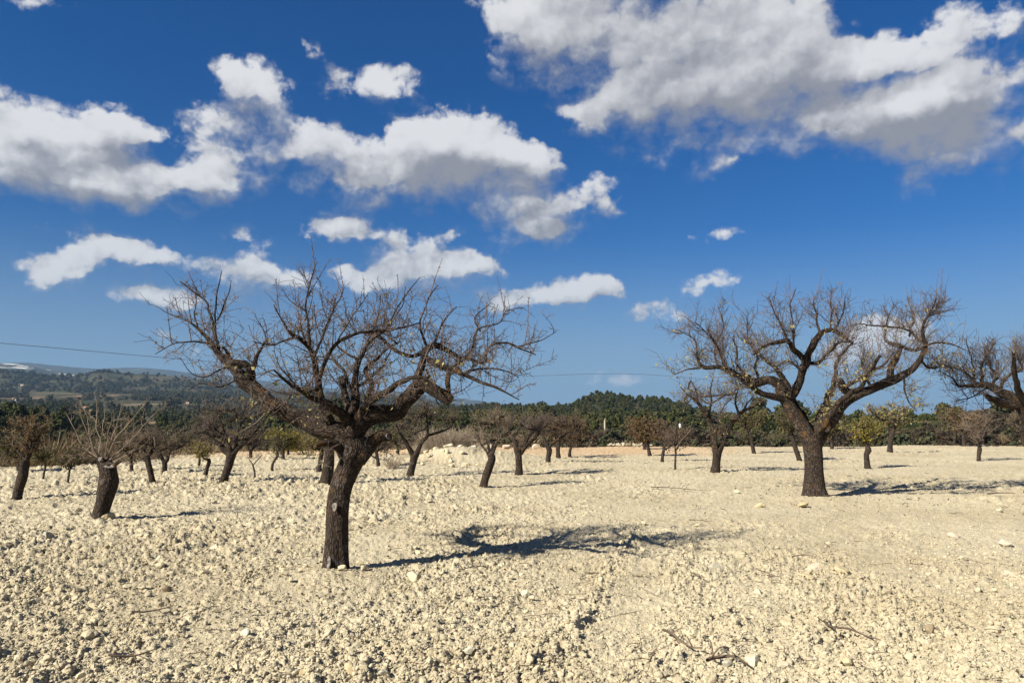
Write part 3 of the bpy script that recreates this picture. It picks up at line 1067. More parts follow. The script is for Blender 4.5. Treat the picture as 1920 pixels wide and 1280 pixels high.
class Tree:
    """an almond tree traced in the plane of its trunk and filled out in depth"""
    def __init__(s, name, base, label, group='almond trees of the orchard', seed=1, cat='tree'):
        s.rng = np.random.default_rng(seed)
        s.seed = seed
        s.bx, s.by = px_to_ground(*base)
        s.dist = s.by
        z = gz(s.bx, s.by)
        s.org = np.array([s.bx, s.by, z])
        s.root = empty(name, s.org, label, cat, group)
        s.mpp = s.dist / FPX / math.cos(PITCH)                # metres per photograph pixel at this tree
        s.lines = []                                         # (points, radii) of everything woody so far
        s.srcs = []
        s.near = s.dist < 20

    def pt(s, px, py, off=0.0):
        """photograph pixel -> point in the upright plane through the trunk, then pushed off metres back"""
        d = cam_ray(px, py)
        k = (s.dist + off) / d.y
        return np.array([d.x * k, s.dist + off, CAM_H + d.z * k])

    def limb(s, pts, name='limb', depth=0.0, d0=0.0, parent=None, sides=None, lump=0.16, t0=0.05, mat=None, flare=0.0, src=True, step=None, crook=1.0):
        """pts: (px, py, width px); depth: metres the far end lies behind the trunk plane"""
        P3, W = [], []
        n = len(pts)
        for k, p in enumerate(pts):
            f = k / max(n - 1, 1)
            P3.append(s.pt(p[0], p[1], d0 + (depth - d0) * f))
            W.append(max(p[2], 0.6) * s.mpp / 2)
        st = step or max(0.03, s.dist * 0.0042)
        P, r = smooth_line(P3, W, st)
        if name != 'trunk' and len(P) > 4:                    # knees and crooks
            L = np.linspace(0, 1, len(P))
            env = np.sin(np.clip(L, 0, 1) * np.pi)[:, None]
            ln = float(np.linalg.norm(np.diff(P, axis=0), axis=1).sum())
            jit = np.stack([vnoise(L * ln * 5 + s.seed + k * 9.1 + len(s.lines) * 3.3, 0 * L, 200 + k) for k in range(3)], 1)
            P = P + jit * env * min(0.035, ln * 0.03) * crook
        if name == 'trunk':                                    # start below the soil
            P = np.vstack([P[0] - np.array([0, 0, 0.22]), P])
            r = np.concatenate([r[:1], r])
        b = Buf()
        tube(b, P, r, sides or (22 if s.near and r.max() > 0.03 else 9 if s.near else 8), lump, s.seed * 7 + len(s.lines), True, flare)
        o = b.make(name, mat or (M_BARK if name == 'trunk' else M_LIMB), parent or s.root, s.org)
        s.lines.append((P, r))
        if src:
            s.srcs.append(limb_src(P, r, 0.05 if s.near else 0.07, t0))
        return o

    def whips(s, n, l0, l1, r, zmin, mat=None, spurs=0.03):
        """straight one year shoots standing up from the upper limbs"""
        src = join_src(*s.srcs)
        z = s.org[2] + zmin
        w = src[2] * (src[0][:, 2] > z)
        P = sprout(s.rng, (src[0], src[1], w + 1e-12), n, l0, l1, 1.9, 0.55, 0.07, 0.10, 7, None, 0, 1.2)
        for i in range(n):
            b = Buf()
            rr = np.array([r * s.rng.uniform(0.8, 1.2)])
            tubes(b, P[i:i + 1], rr, rr * 0.5, 4)
            ln = np.linalg.norm(P[i, -1] - P[i, 0])
            q = sprout(s.rng, along(P[i:i + 1], 0.1, 1.0), int(ln / spurs), 0.008, 0.03, 0.5, 0.9, 0.1, 0.0, 3)
            tubes(b, q, np.full(len(q), r * 0.9), np.full(len(q), r * 0.6))
            b.make('twig', mat or M_TWIG, s.root, s.org)

    def fill(s, centre, half, n, start=None, w0=5.0, name='limb', bare=False, kmin=4):
        """untraced limbs that round the crown out: from the fork to points inside an ellipsoid given in pixels"""
        c = s.pt(*centre)
        hx, hz = half[0] * s.mpp, half[1] * s.mpp
        hy = hx * 0.85
        for k in range(n):
            ang = s.rng.uniform(0, 2 * np.pi)
            rad = s.rng.uniform(0.45, 0.95)
            tgt = c + np.array([math.cos(ang) * hx * rad, math.sin(ang) * hy * rad, s.rng.uniform(-0.25, 0.85) * hz])
            if start is not None:
                p0 = s.pt(*start)
            else:
                P, r = s.lines[s.rng.integers(0, len(s.lines))]
                p0 = P[s.rng.integers(len(P) // 2, len(P))]
            mid = (p0 * 0.5 + tgt * 0.5) + np.array([0, 0, -0.10 * hz]) + s.rng.normal(size=3) * hx * 0.10
            w = w0 * s.mpp / 2
            P, r = smooth_line([p0, mid, tgt], [w, w * 0.62, w * 0.22], max(0.05, s.dist * 0.006))
            L = np.linspace(0, 1, len(P))
            jit = np.stack([vnoise(L * 4 + s.seed + k * 5.1, 0 * L, 220 + q) for q in range(3)], 1)
            P = P + jit * np.sin(L * np.pi)[:, None] * hx * 0.07
            b = Buf()
            tube(b, P, r, 7 if s.near else 5, 0.10, s.seed + k)
            b.make(name, M_LIMB, s.root, s.org)
            s.lines.append((P, r))
            s.srcs.append(limb_src(P, r, 0.08, 0.15))

    def twigs(s, n1, n2, n3=0, l1=(0.25, 0.7), l2=(0.08, 0.28), r=(0.0045, 0.0022), up=0.6, centre=None, outward=0.25, leaf=None, nleaf=0,
              leaf_size=0.05, singles=0, mat=None, wig=0.3, trop=0.12, low=None):
        rng = s.rng
        mat = mat or M_TWIG
        src = join_src(*s.srcs)
        c = s.pt(*centre) if centre else src[0].mean(0)
        n1, n2, n3 = int(n1 * DENSE), int(n2 * DENSE), int(n3 * DENSE)
        P1 = sprout(rng, src, n1, l1[0], l1[1], up, 1.0, wig, trop, 7, c, outward, 1.6, np.percentile(src[0][:, 2], 97))
        thick = max(1.0, s.dist / 21.0)
        ra, rb = r[0] * thick, r[1] * thick
        r1 = ra * rng.uniform(0.75, 1.25, len(P1)) * (0.6 + 0.4 * np.linalg.norm(P1[:, -1] - P1[:, 0], axis=1) / max(l1[1], .01)) * 1.35
        main = Buf()
        fine = Buf()
        P2 = sprout(rng, join_src(along(P1, 0.1, 1.0), tuple(a * (1 if k < 2 else 0.35) for k, a in enumerate(src))), n2, l2[0], l2[1], up * 0.6, 1.0, wig * 1.1, trop * 0.5, 5, c, outward * 0.5, 1.4)
        tubes(fine, P2, np.full(len(P2), ra * 0.72), np.full(len(P2), rb * 0.8))
        both = join_src(along(P1, 0.2, 1.0), along(P2, 0.2, 1.0))
        if n3:
            P3 = sprout(rng, both, n3, 0.010, 0.045, 0.25, 1.0, 0.15, 0.0, 3)
            tubes(fine, P3, np.full(len(P3), ra * 0.62), np.full(len(P3), ra * 0.42))
        ln = np.linalg.norm(np.diff(P1, axis=1), axis=2).sum(1)
        order = np.argsort(-ln)
        solo = order[:singles]
        for i in solo:
            b = Buf()
            tubes(b, P1[i:i + 1], r1[i:i + 1], r1[i:i + 1] * 0.45, 4)
            if n3:
                Pb = sprout(rng, along(P1[i:i + 1], 0.15, 1.0), int(ln[i] / 0.035), 0.008, 0.030, 0.4, 0.9, 0.1, 0.0, 3)
                tubes(b, Pb, np.full(len(Pb), ra * 0.75), np.full(len(Pb), ra * 0.55))
            b.make('twig', mat, s.root, s.org)
        rest = order[singles:]
        tubes(main, P1[rest], r1[rest], r1[rest] * 0.45, 3)
        main.v += fine.v
        main.uv += fine.uv
        main.f4 += [f + main.n for f in fine.f4]
        main.n += fine.n
        main.make('twigs', mat, s.root, s.org, True, 'stuff')
        if leaf and nleaf:
            b = Buf()
            ls = both
            if low is not None:                                # leaves hang on in the lower crown
                w = ls[2] * np.exp(-np.clip((ls[0][:, 2] - c[2]) / low, -1.5, 6))
                ls = (ls[0], ls[1], w)
            leaves(b, rng, ls, int(nleaf * DENSE), leaf_size * max(1.0, s.dist / 20.0))
            b.make('leaves', LEAF[leaf], s.root, s.org, False, 'stuff')
        return P1


def scar(t, px, py, w, h, name='pruning_scar', tilt=(0, -1, 0.15), off=-0.05, rot=0.0):
    """a pale oval where a branch was sawn off"""
    c = t.pt(px, py, off)
    n = Vector(tilt).normalized()
    q = n.to_track_quat('Z', 'Y')
    bm_v, F = [], []
    K = 14
    for ring, (f, up) in enumerate(((1.0, 0.0), (0.86, 0.012), (0.55, 0.009))):
        for k in range(K):
            a = 2 * math.pi * k / K
            jr = 1 + 0.10 * math.sin(3 * a + px) + 0.06 * math.sin(7 * a)
            v = q @ Vector((math.cos(a) * w / 2 * f * jr * t.mpp, math.sin(a) * h / 2 * f * jr * t.mpp, up))
            bm_v.append(c + np.array(v))
    for ring in range(2):
        for k in range(K):
            F.append((ring * K + k, ring * K + (k + 1) % K, (ring + 1) * K + (k + 1) % K, (ring + 1) * K + k))
    b = Buf()
    b.add(np.array(bm_v), np.array(F))
    ctr = np.vstack([np.array(bm_v)[2 * K:], c + np.array(n) * 0.006])
    b.add(ctr, np.stack([np.arange(K), (np.arange(K) + 1) % K, np.full(K, K)], -1))
    return b.make(name, M_SCAR, t.root, t.org)


def Z1(*pts):
    """points read in the enlarged picture of the leaning tree -> photograph pixels"""
    return [(300 + x / 2.064, 480 + y / 2.064, w) for x, y, w in pts]


def Z2(*pts):
    return [(1220 + x / 2.743, 520 + y / 2.743, w * 0.86) for x, y, w in pts]


# ------------------------------------------------------------------ the leaning tree in the left foreground
def tree_front():
    t = Tree('almond_tree', (631, 1070), 'large gnarled bare almond tree with leaning dark trunk and pale sawn scar, nearest the viewer', seed=21)
    t.limb([(629, 1071, 46), (630, 1050, 45), (631, 1010, 42), (633, 964, 39), (637, 925, 39), (647, 892, 41), (660, 862, 41), (669, 838, 46), (668, 822, 36)], 'trunk', lump=0.10, flare=0.10, src=False, sides=40, step=0.018)
    L1 = t.limb(Z1((752, 745, 38), (720, 690, 40), (668, 668, 35), (610, 662, 31), (565, 636, 32), (480, 598, 30), (400, 548, 29), (340, 490, 28), (290, 440, 22), (235, 390, 16), (195, 335, 9), (150, 285, 5), (115, 255, 3), (70, 230, 1.5)), depth=0.35, t0=0.35)
    b = lambda p, pts, dep, d0=0.2, **k: t.limb(Z1(*pts), 'branch', depth=dep, d0=d0, parent=p, t0=0.1, **k)
    b(L1, [(375, 525, 18), (350, 480, 19), (345, 445, 16), (325, 418, 14), (285, 410, 11), (258, 368, 6), (240, 350, 3)], 0.05)
    b(L1, [(345, 450, 12), (372, 410, 8), (390, 350, 5), (420, 318, 2.5)], -0.1)
    b(L1, [(232, 388, 9), (214, 310, 6), (203, 240, 5), (172, 180, 4), (132, 140, 3), (78, 98, 1.6)], 0.45, 0.3)
    b(L1, [(214, 305, 4), (209, 230, 3.5), (225, 140, 2.6), (238, 58, 1.6)], 0.2, 0.35)
    b(L1, [(222, 250, 3.5), (252, 192, 3), (264, 150, 2.2), (273, 108, 1.5)], 0.3, 0.35)
    b(L1, [(150, 285, 3), (135, 215, 2.2), (140, 120, 1.5)], 0.5, 0.35)
    b(L1, [(205, 342, 4), (150, 330, 3.2), (95, 330, 2.6), (40, 345, 2.0), (-20, 380, 1.2)], 0.0, 0.3)
    b(L1, [(275, 425, 4), (230, 440, 3.4), (180, 462, 2.4), (120, 450, 1.6), (80, 395, 1.2)], -0.2, 0.25)
    b(L1, [(310, 470, 4), (240, 500, 3), (170, 490, 2), (110, 520, 1.2)], 0.6, 0.25)
    b(L1, [(470, 590, 5), (440, 600, 3.5), (400, 610, 2.4), (330, 640, 1.4)], -0.4, 0.1)
    L2 = t.limb(Z1((655, 640, 20), (640, 600, 17), (628, 545, 14), (612, 475, 12), (595, 405, 10), (580, 345, 9), (550, 325, 8), (515, 312, 6), (480, 270, 3), (440, 188, 1.6)), depth=-0.55, t0=0.25)
    b(L2, [(612, 478, 8), (640, 410, 7), (680, 352, 6), (740, 312, 6), (800, 290, 5), (870, 280, 5), (935, 272, 4), (1010, 258, 2.5)], -0.15, -0.35)
    b(L2, [(612, 515, 7), (575, 522, 6), (535, 505, 5), (500, 465, 3), (470, 440, 2)], -0.7, -0.3)
    b(L2, [(578, 345, 6), (580, 285, 4.5), (562, 190, 3), (583, 100, 2.3), (603, 32, 1.5)], -0.6, -0.5)
    b(L2, [(592, 400, 5), (650, 265, 3.5), (692, 180, 2.4), (711, 122, 1.5)], -0.2, -0.45)
    b(L2, [(520, 315, 4), (480, 330, 3), (430, 345, 2.4), (360, 330, 1.6)], -0.9, -0.5)
    b(L2, [(560, 330, 4), (545, 270, 3), (545, 230, 2)], -0.3, -0.5)
    L3 = t.limb(Z1((745, 620, 22), (755, 560, 18), (750, 500, 14), (760, 430, 11), (780, 375, 8), (800, 340, 6), (850, 300, 4), (900, 230, 2.6), (960, 140, 2), (1006, 82, 1.4)), depth=0.6, t0=0.2)
    b(L3, [(735, 600, 14), (712, 540, 13), (708, 490, 13), (700, 470, 11)], 0.25, 0.1)
    b(L3, [(752, 500, 8), (790, 490, 6), (840, 450, 4.5), (880, 400, 3.5), (900, 340, 2.2)], 1.0, 0.3)
    b(L3, [(770, 400, 6), (720, 370, 4.5), (690, 330, 3.5), (740, 240, 2.4), (803, 150, 1.4)], 0.9, 0.4)
    b(L3, [(755, 540, 7), (700, 430, 5), (650, 400, 3.5), (560, 390, 2.2)], 1.1, 0.2)
    b(L3, [(800, 340, 4), (840, 250, 2.6), (852, 150, 1.5)], 0.5, 0.6)
    L4 = t.limb(Z1((745, 690, 42), (775, 640, 40), (820, 612, 34), (880, 604, 30), (932, 588, 30), (952, 552, 29), (985, 514, 28), (1020, 500, 24), (1060, 520, 23), (1095, 540, 23), (1122, 562, 21)), depth=-0.25, t0=0.5)
    L4b = b(L4, [(992, 510, 17), (1000, 450, 14), (1015, 400, 13), (1030, 362, 13), (1075, 345, 12), (1130, 372, 9), (1170, 385, 5), (1220, 330, 4), (1240, 285, 4), (1310, 262, 2.4), (1336, 215, 1.4)], 0.35, -0.2)
    b(L4, [(1025, 392, 11), (1075, 418, 11), (1130, 432, 10), (1180, 460, 8), (1240, 492, 6), (1300, 515, 4), (1390, 555, 1.6)], -0.6, 0.0)
    b(L4, [(1117, 560, 10), (1118, 520, 9), (1113, 480, 9), (1108, 440, 8), (1060, 405, 7)], -0.15, -0.25)
    b(L4, [(1130, 432, 7), (1185, 400, 6), (1250, 410, 5), (1262, 372, 5), (1312, 338, 4.5), (1385, 352, 3.4), (1455, 382, 1.6)], 0.3, -0.2)
    b(L4, [(1385, 352, 3), (1425, 340, 2.6), (1470, 325, 2), (1534, 292, 1.2)], 0.1, 0.2)
    b(L4, [(1030, 370, 9), (965, 384, 7), (885, 345, 6), (825, 300, 5), (760, 290, 3), (720, 230, 1.8)], 0.7, 0.1)
    b(L4, [(1032, 350, 6), (1012, 280, 4), (1018, 220, 3), (1048, 150, 2.3), (1077, 112, 1.4)], 0.0, 0.2)
    b(L4, [(1060, 345, 5), (1095, 255, 3.2), (1148, 195, 1.6)], 0.4, 0.25)
    b(L4, [(1240, 290, 4), (1222, 235, 3), (1276, 185, 1.4)], 0.5, 0.35)
    b(L4, [(1180, 455, 5), (1240, 440, 4), (1300, 440, 3), (1390, 470, 1.4)], 0.8, 0.0)
    b(L4, [(1030, 440, 5), (1060, 520, 3), (1110, 610, 1.6)], -0.7, 0.0)
    b(L4, [(920, 340, 4), (880, 290, 3), (935, 190, 2), (950, 120, 1.3)], 0.9, 0.5)
    L5 = t.limb(Z1((765, 785, 34), (800, 745, 27), (835, 710, 25), (868, 692, 22), (884, 702, 17)), depth=-0.18, src=True)
    L6 = t.limb(Z1((715, 770, 22), (690, 735, 17), (655, 722, 14), (625, 728, 10), (600, 735, 6)), depth=-0.3)
    L7 = t.limb(Z1((760, 650, 22), (800, 580, 15), (815, 500, 11), (800, 440, 8), (850, 380, 5), (930, 330, 3)), depth=1.1, t0=0.2)
    L8 = t.limb(Z1((735, 650, 22), (690, 590, 15), (640, 560, 12), (560, 520, 8), (500, 500, 5), (440, 440, 3)), depth=-1.1, t0=0.2)
    L9 = t.limb(Z1((760, 640, 20), (820, 560, 13), (890, 520, 10), (960, 470, 7), (1040, 470, 4)), depth=-1.0, t0=0.2)
    scar(t, 628, 950, 11, 16, off=-0.146, tilt=(-0.35, -1, 0.05))
    scar(t, 617, 1056, 8, 26, 'bare_wood', off=-0.150, tilt=(-0.75, -1, 0.1))
    scar(t, 727, 818, 9, 12, off=-0.21, tilt=(0.8, -0.6, 0.4))
    t.twigs(560, 2700, 4600, (0.14, 0.52), (0.06, 0.26), (0.0043, 0.0025), 0.40, (650, 690), 0.22, 'straw', 300, 0.045, singles=230, low=0.35)
    t.whips(70, 0.18, 0.55, 0.0052, 1.75)
    return t


# ------------------------------------------------------------------ the broad tree on the right
def tree_right():
    t = Tree('almond_tree', (1528, 931), 'broad bare almond tree with straight thick trunk forking into a wide bowl', seed=33)
    t.limb(Z2((845, 1128, 48), (842, 1080, 41), (840, 1000, 37), (838, 930, 37), (834, 880, 38), (832, 835, 42), (835, 815, 33)), 'trunk', lump=0.07, flare=0.16, src=False, sides=32, step=0.03)
    b = lambda p, pts, dep, d0=0.1, **k: t.limb(Z2(*pts), 'branch', depth=dep, d0=d0, parent=p, t0=0.1, **k)
    A = t.limb(Z2((825, 850, 32), (808, 810, 30), (770, 755, 29), (722, 680, 28), (692, 615, 27), (645, 545, 22), (605, 530, 19), (555, 540, 17), (480, 515, 15), (405, 482, 12), (335, 462, 9), (270, 462, 8), (238, 412, 5), (225, 320, 3), (140, 270, 1.2)), depth=0.5, t0=0.3)
    b(A, [(690, 625, 20), (640, 612, 15), (575, 600, 12), (512, 562, 9), (450, 505, 6), (380, 450, 4), (330, 330, 2.4), (290, 270, 1.3)], -0.6)
    b(A, [(500, 520, 7), (450, 450, 5), (440, 380, 4), (425, 300, 2.5)], 0.9, 0.4)
    b(A, [(560, 540, 7), (540, 470, 5), (545, 400, 4), (500, 330, 3), (495, 200, 1.3)], 0.2, 0.4)
    b(A, [(400, 480, 6), (360, 400, 4), (300, 300, 3), (230, 230, 1.3)], 0.0, 0.4)
    b(A, [(270, 462, 5), (190, 470, 3), (120, 500, 1.6)], 0.9, 0.45)
    b(A, [(350, 465, 4), (330, 380, 3), (380, 250, 2.2), (345, 150, 1.2)], 0.6, 0.4)
    B = t.limb(Z2((712, 620, 20), (745, 580, 18), (770, 530, 16), (785, 480, 15), (798, 428, 15), (828, 370, 14), (850, 315, 13), (882, 278, 12), (940, 268, 10), (985, 300, 7), (1040, 340, 4)), depth=-0.3, t0=0.25)
    b(B, [(797, 428, 13), (750, 380, 12), (700, 335, 10), (640, 330, 8), (585, 350, 5), (530, 400, 3)], -0.9)
    b(B, [(800, 436, 9), (850, 442, 8), (900, 392, 6), (962, 340, 5), (1010, 330, 3)], -0.9)
    b(B, [(700, 335, 6), (680, 260, 4), (640, 190, 3), (610, 100, 1.3)], -0.5, -0.6)
    b(B, [(735, 360, 5), (735, 250, 3.5), (722, 140, 2.5), (745, 60, 1.3)], -0.7, -0.5)
    b(B, [(870, 285, 6), (850, 200, 3.5), (838, 130, 2.5), (852, 85, 1.3)], 0.0, -0.2)
    b(B, [(925, 270, 5), (930, 180, 3), (928, 60, 1.2)], 0.3, -0.2)
    b(B, [(950, 270, 5), (985, 190, 3), (1000, 100, 1.3)], -0.6, -0.2)
    b(B, [(785, 480, 6), (700, 430, 4), (640, 460, 3)], 0.6, -0.2)
    C = t.limb(Z2((845, 850, 33), (875, 805, 32), (930, 722, 29), (990, 645, 26), (1060, 602, 23), (1130, 572, 21), (1200, 545, 20), (1270, 525, 18), (1330, 490, 14), (1380, 420, 10), (1412, 345, 8), (1400, 250, 6), (1440, 180, 4), (1470, 108, 1.5)), depth=-0.2, t0=0.4)
    b(C, [(1225, 538, 15), (1240, 465, 13), (1268, 405, 12), (1282, 350, 9), (1225, 332, 7), (1200, 312, 5), (1215, 240, 3), (1235, 170, 1.4)], 0.5)
    b(C, [(1282, 348, 7), (1345, 372, 7), (1405, 362, 6)], 0.1, 0.35)
    b(C, [(1035, 610, 18), (1000, 580, 17), (985, 550, 15), (972, 530, 13)], -0.25)
    b(C, [(1000, 562, 8), (1080, 520, 8), (1150, 472, 6), (1210, 440, 4), (1250, 380, 2)], -0.6, -0.25)
    b(C, [(1412, 345, 6), (1372, 310, 6), (1330, 272, 5), (1220, 252, 4), (1100, 240, 2.5), (1000, 255, 1.6)], 0.6)
    b(C, [(1440, 195, 3.5), (1490, 180, 2.6), (1552, 160, 1.2)], 0.2, -0.1)
    b(C, [(1400, 355, 5), (1460, 340, 4), (1540, 345, 3), (1620, 375, 1.4)], -0.6, -0.2)
    b(C, [(1385, 425, 5), (1440, 470, 4), (1500, 450, 2.5), (1580, 490, 1.3)], 0.5, -0.2)
    b(C, [(1330, 300, 5), (1350, 200, 3), (1320, 110, 1.4)], 0.9, 0.3)
    b(C, [(1400, 240, 4), (1460, 160, 3), (1545, 110, 1.3)], 0.6, 0.0)
    b(C, [(1300, 520, 5), (1310, 580, 4), (1330, 640, 3), (1370, 690, 1.4)], -0.5, -0.2)
    b(C, [(1130, 560, 6), (1095, 480, 4.5), (1090, 420, 4)], 0.5, 0.0)
    D = t.limb(Z2((868, 850, 10), (900, 770, 8), (925, 700, 5), (930, 620, 3.5), (980, 520, 2.4)), depth=-0.5, t0=0.2)
    t.limb(Z2((835, 840, 24), (860, 740, 18), (900, 640, 14), (940, 540, 10), (960, 430, 7), (1040, 330, 4)), depth=1.9, t0=0.2)
    t.limb(Z2((825, 840, 22), (790, 740, 16), (700, 560, 12), (640, 470, 9), (560, 400, 6), (520, 330, 3)), depth=1.7, t0=0.25)
    t.limb(Z2((845, 845, 20), (890, 760, 15), (960, 650, 11), (1080, 560, 8), (1180, 400, 5)), depth=-1.7, t0=0.25)
    t.twigs(920, 4200, 2600, (0.20, 0.72), (0.08, 0.36), (0.0060, 0.0033), 0.6, (1520, 700), 0.2, 'straw', 1100, 0.068, singles=180, low=0.5)
    t.whips(110, 0.3, 0.85, 0.0072, 2.1, None, 0.06)
    return t


# ------------------------------------------------------------------ the tree cut by the right edge of the view
def tree_edge():
    t = Tree('almond_tree', (1948, 925), 'dark bare almond tree leaning in from the right edge, trunk outside the view', seed=44)
    z = lambda *p: [(1740 + x / 4.92, 600 + y / 4.92, w * 0.82) for x, y, w in p]
    t.limb([(1948, 926, 40), (1948, 890, 34), (1946, 850, 32), (1940, 815, 34), (1932, 795, 32)], 'trunk', lump=0.08, flare=0.15, src=False, step=0.04)
    A = t.limb(z((960, 985, 30), (900, 850, 28), (840, 780, 25), (760, 715, 22), (660, 655, 19), (570, 605, 16), (490, 590, 13), (420, 597, 10), (340, 600, 7), (280, 612, 5), (230, 540, 3), (130, 480, 1.5)), depth=0.1, t0=0.35)
    b = lambda p, pts, dep, d0=0.0: t.limb(z(*pts), 'branch', depth=dep, d0=d0, parent=p, t0=0.1)
    b(A, [(800, 790, 20), (700, 765, 18), (620, 725, 16), (570, 720, 14), (530, 690, 9)], -0.3)
    b(A, [(490, 592, 8), (492, 500, 7), (488, 415, 6), (560, 320, 4), (620, 200, 1.6)], 0.3)
    b(A, [(600, 620, 8), (605, 570, 6), (660, 520, 5), (590, 440, 3.5), (520, 250, 1.5)], 0.5)
    b(A, [(665, 655, 8), (700, 560, 7), (790, 490, 6), (870, 410, 5), (800, 290, 3), (820, 180, 1.4)], -0.2)
    b(A, [(420, 597, 6), (430, 500, 4), (380, 340, 3), (350, 170, 1.3)], -0.2)
    b(A, [(440, 595, 5), (330, 460, 4), (200, 440, 3), (40, 430, 1.5)], 0.7)
    b(A, [(560, 610, 5), (430, 700, 3), (240, 750, 1.3)], 0.6)
    t.limb([(1936, 810, 26), (1962, 770, 22), (1992, 730, 17), (2030, 700, 11), (2070, 660, 5)], depth=0.4, t0=0.3)
    t.limb([(1936, 810, 22), (1950, 760, 16), (1940, 710, 11), (1955, 650, 6)], depth=1.4, t0=0.3)
    t.limb([(1936, 810, 22), (1925, 765, 14), (1905, 720, 10), (1900, 660, 5)], depth=-1.4, t0=0.3)
    t.twigs(420, 1700, 900, (0.22, 0.75), (0.08, 0.32), (0.0062, 0.0034), 0.65, (1900, 720), 0.2, 'straw', 160, 0.05, singles=40)


tree_front()
tree_right()
tree_edge()


# ------------------------------------------------------------------ the other trees of the orchard
def orchard(base, trunk, limbs, crown, label, seed, n1=120, n2=420, fill=6, leaf=None, nleaf=0, leaf_size=0.06, up=0.55, l1=(0.25, 0.7), l2=(0.10, 0.32),
            w0=4.5, mat=None, name='almond_tree', cat='tree', r=(0.006, 0.0035), outward=0.3, n3=0, singles=0, fork=None, low=None, wig=0.3, group='almond trees of the orchard'):
    """crown: centre x, y, half width, half height in pixels"""
    t = Tree(name, base, label, seed=seed, cat=cat, group=group)
    far = t.dist > 22
    t.limb(trunk, 'trunk', lump=0.12, flare=0.12, src=False, sides=18 if not far else 10)
    for k, L in enumerate(limbs):
        t.limb(L, depth=t.rng.uniform(-0.5, 0.5), t0=0.25, sides=12 if not far else 7)
    fk = fork or (trunk[-1][0], trunk[-1][1])
    if crown:
        cx, cy, hx, hy = crown
        t.fill((cx, cy), (hx, hy), fill, None if (limbs and not fork) else fk, w0)
        t.twigs(n1 * 0.8, n2 * 0.8, n3, l1, l2, r, up, (cx, cy + hy * 0.3), outward, leaf, nleaf * 2.6, leaf_size * 0.92, singles, mat, wig, 0.12, low)
    return t


O = orchard
# pollarded tree in the left foreground: pale straight shoots from a flat cut head
t = Tree('almond_tree', (190, 974), 'pollarded almond tree with thick cut trunk and long thin pale shoots, left foreground', seed=52)
t.limb([(187, 976, 28), (189, 960, 27), (194, 940, 27), (199, 918, 31), (203, 902, 33), (203, 888, 29), (203, 876, 27), (204, 868, 25)], 'trunk', lump=0.10, flare=0.12, src=False, sides=26, step=0.03)
t.limb([(196, 880, 18), (190, 866, 15), (184, 857, 11)], depth=0.1)
t.limb([(208, 880, 16), (206, 868, 14), (200, 858, 9)], depth=0.2)
t.limb([(209, 876, 10), (218, 870, 6), (228, 864, 3)], depth=-0.15)
scar(t, 206, 874, 19, 8, off=-0.10, tilt=(0.25, -0.85, 0.8))
scar(t, 188, 860, 9, 9, off=-0.05, tilt=(-0.1, -0.9, 0.6))
for k, L in enumerate([
        [(184, 857, 5.5), (172, 832, 4), (160, 800, 3), (148, 760, 2.2), (140, 735, 1.2)], [(186, 858, 4.5), (186, 820, 3.2), (182, 785, 2.4), (180, 750, 1.4), (176, 735, 1)],
        [(198, 860, 5), (206, 830, 3.6), (219, 797, 2.8), (230, 757, 1.6), (236, 742, 1)], [(200, 860, 5), (218, 824, 3.6), (243, 792, 2.6), (262, 768, 1.8), (276, 752, 1)],
        [(206, 862, 5), (232, 838, 3.6), (262, 808, 2.8), (288, 777, 2), (312, 757, 1)], [(182, 857, 4.5), (160, 840, 3.4), (143, 815, 2.6), (132, 790, 1.8), (123, 772, 1)],
        [(190, 858, 4), (184, 835, 3), (192, 800, 2.2), (197, 765, 1.2)], [(180, 858, 4), (160, 846, 3), (141, 838, 2), (126, 838, 1)],
        [(212, 866, 4.5), (236, 854, 3.2), (255, 838, 2.2), (268, 815, 1.2)], [(198, 858, 3.6), (203, 822, 2.6), (208, 790, 1.8), (212, 768, 1)],
        [(186, 858, 3.6), (168, 815, 2.6), (158, 775, 1.8), (150, 752, 1)], [(204, 862, 3.6), (250, 845, 2.4), (290, 838, 1.4)]]):
    L = [(x_, y_, w_ * 0.62) for x_, y_, w_ in L]
    t.limb(L, 'shoot', depth=(-0.35, 0.3, 0.1, -0.25, 0.4, 0.2, 0.6, -0.3, 0.0, -0.6, 0.7, 0.5)[k], mat=M_TWIG_PALE, lump=0.04, sides=6, step=0.08)
t.twigs(90, 130, 500, (0.10, 0.50), (0.05, 0.20), (0.0045, 0.0026), 0.6, (200, 800), 0.3, 'rust', 50, 0.05, mat=M_TWIG_PALE, singles=40)

O((34, 936), [(31, 937, 15), (36, 915, 15), (42, 893, 17), (45, 875, 17), (47, 862, 15)], [[(48, 864, 8), (53, 852, 6), (50, 825, 4), (42, 797, 2)], [(52, 858, 7), (58, 838, 5), (62, 815, 3), (60, 790, 1.4)],
  [(54, 856, 6), (66, 830, 4), (80, 806, 2.6), (93, 784, 1.2)], [(48, 862, 5), (34, 845, 4), (20, 825, 2)]], (48, 822, 44, 34),
  'leaning almond trunk cut at the top with tuft of rusty leaves, at the left edge', 61, 110, 330, 5, 'rust', 620, 0.055, up=0.7, mat=M_TWIG_PALE, n3=200, l1=(0.15, 0.4), l2=(0.06, 0.2))
O((285, 903), [(285, 904, 11), (283, 888, 11), (278, 868, 10), (274, 856, 11)], [[(274, 858, 9), (270, 848, 7), (264, 838, 5), (257, 826, 3)], [(275, 858, 8), (284, 846, 6), (287, 832, 4), (292, 818, 2)]],
  (277, 832, 28, 22), 'thin almond tree leaning left with short forked crown, beside the pollarded tree', 62, 100, 380, 5, 'brown', 260)
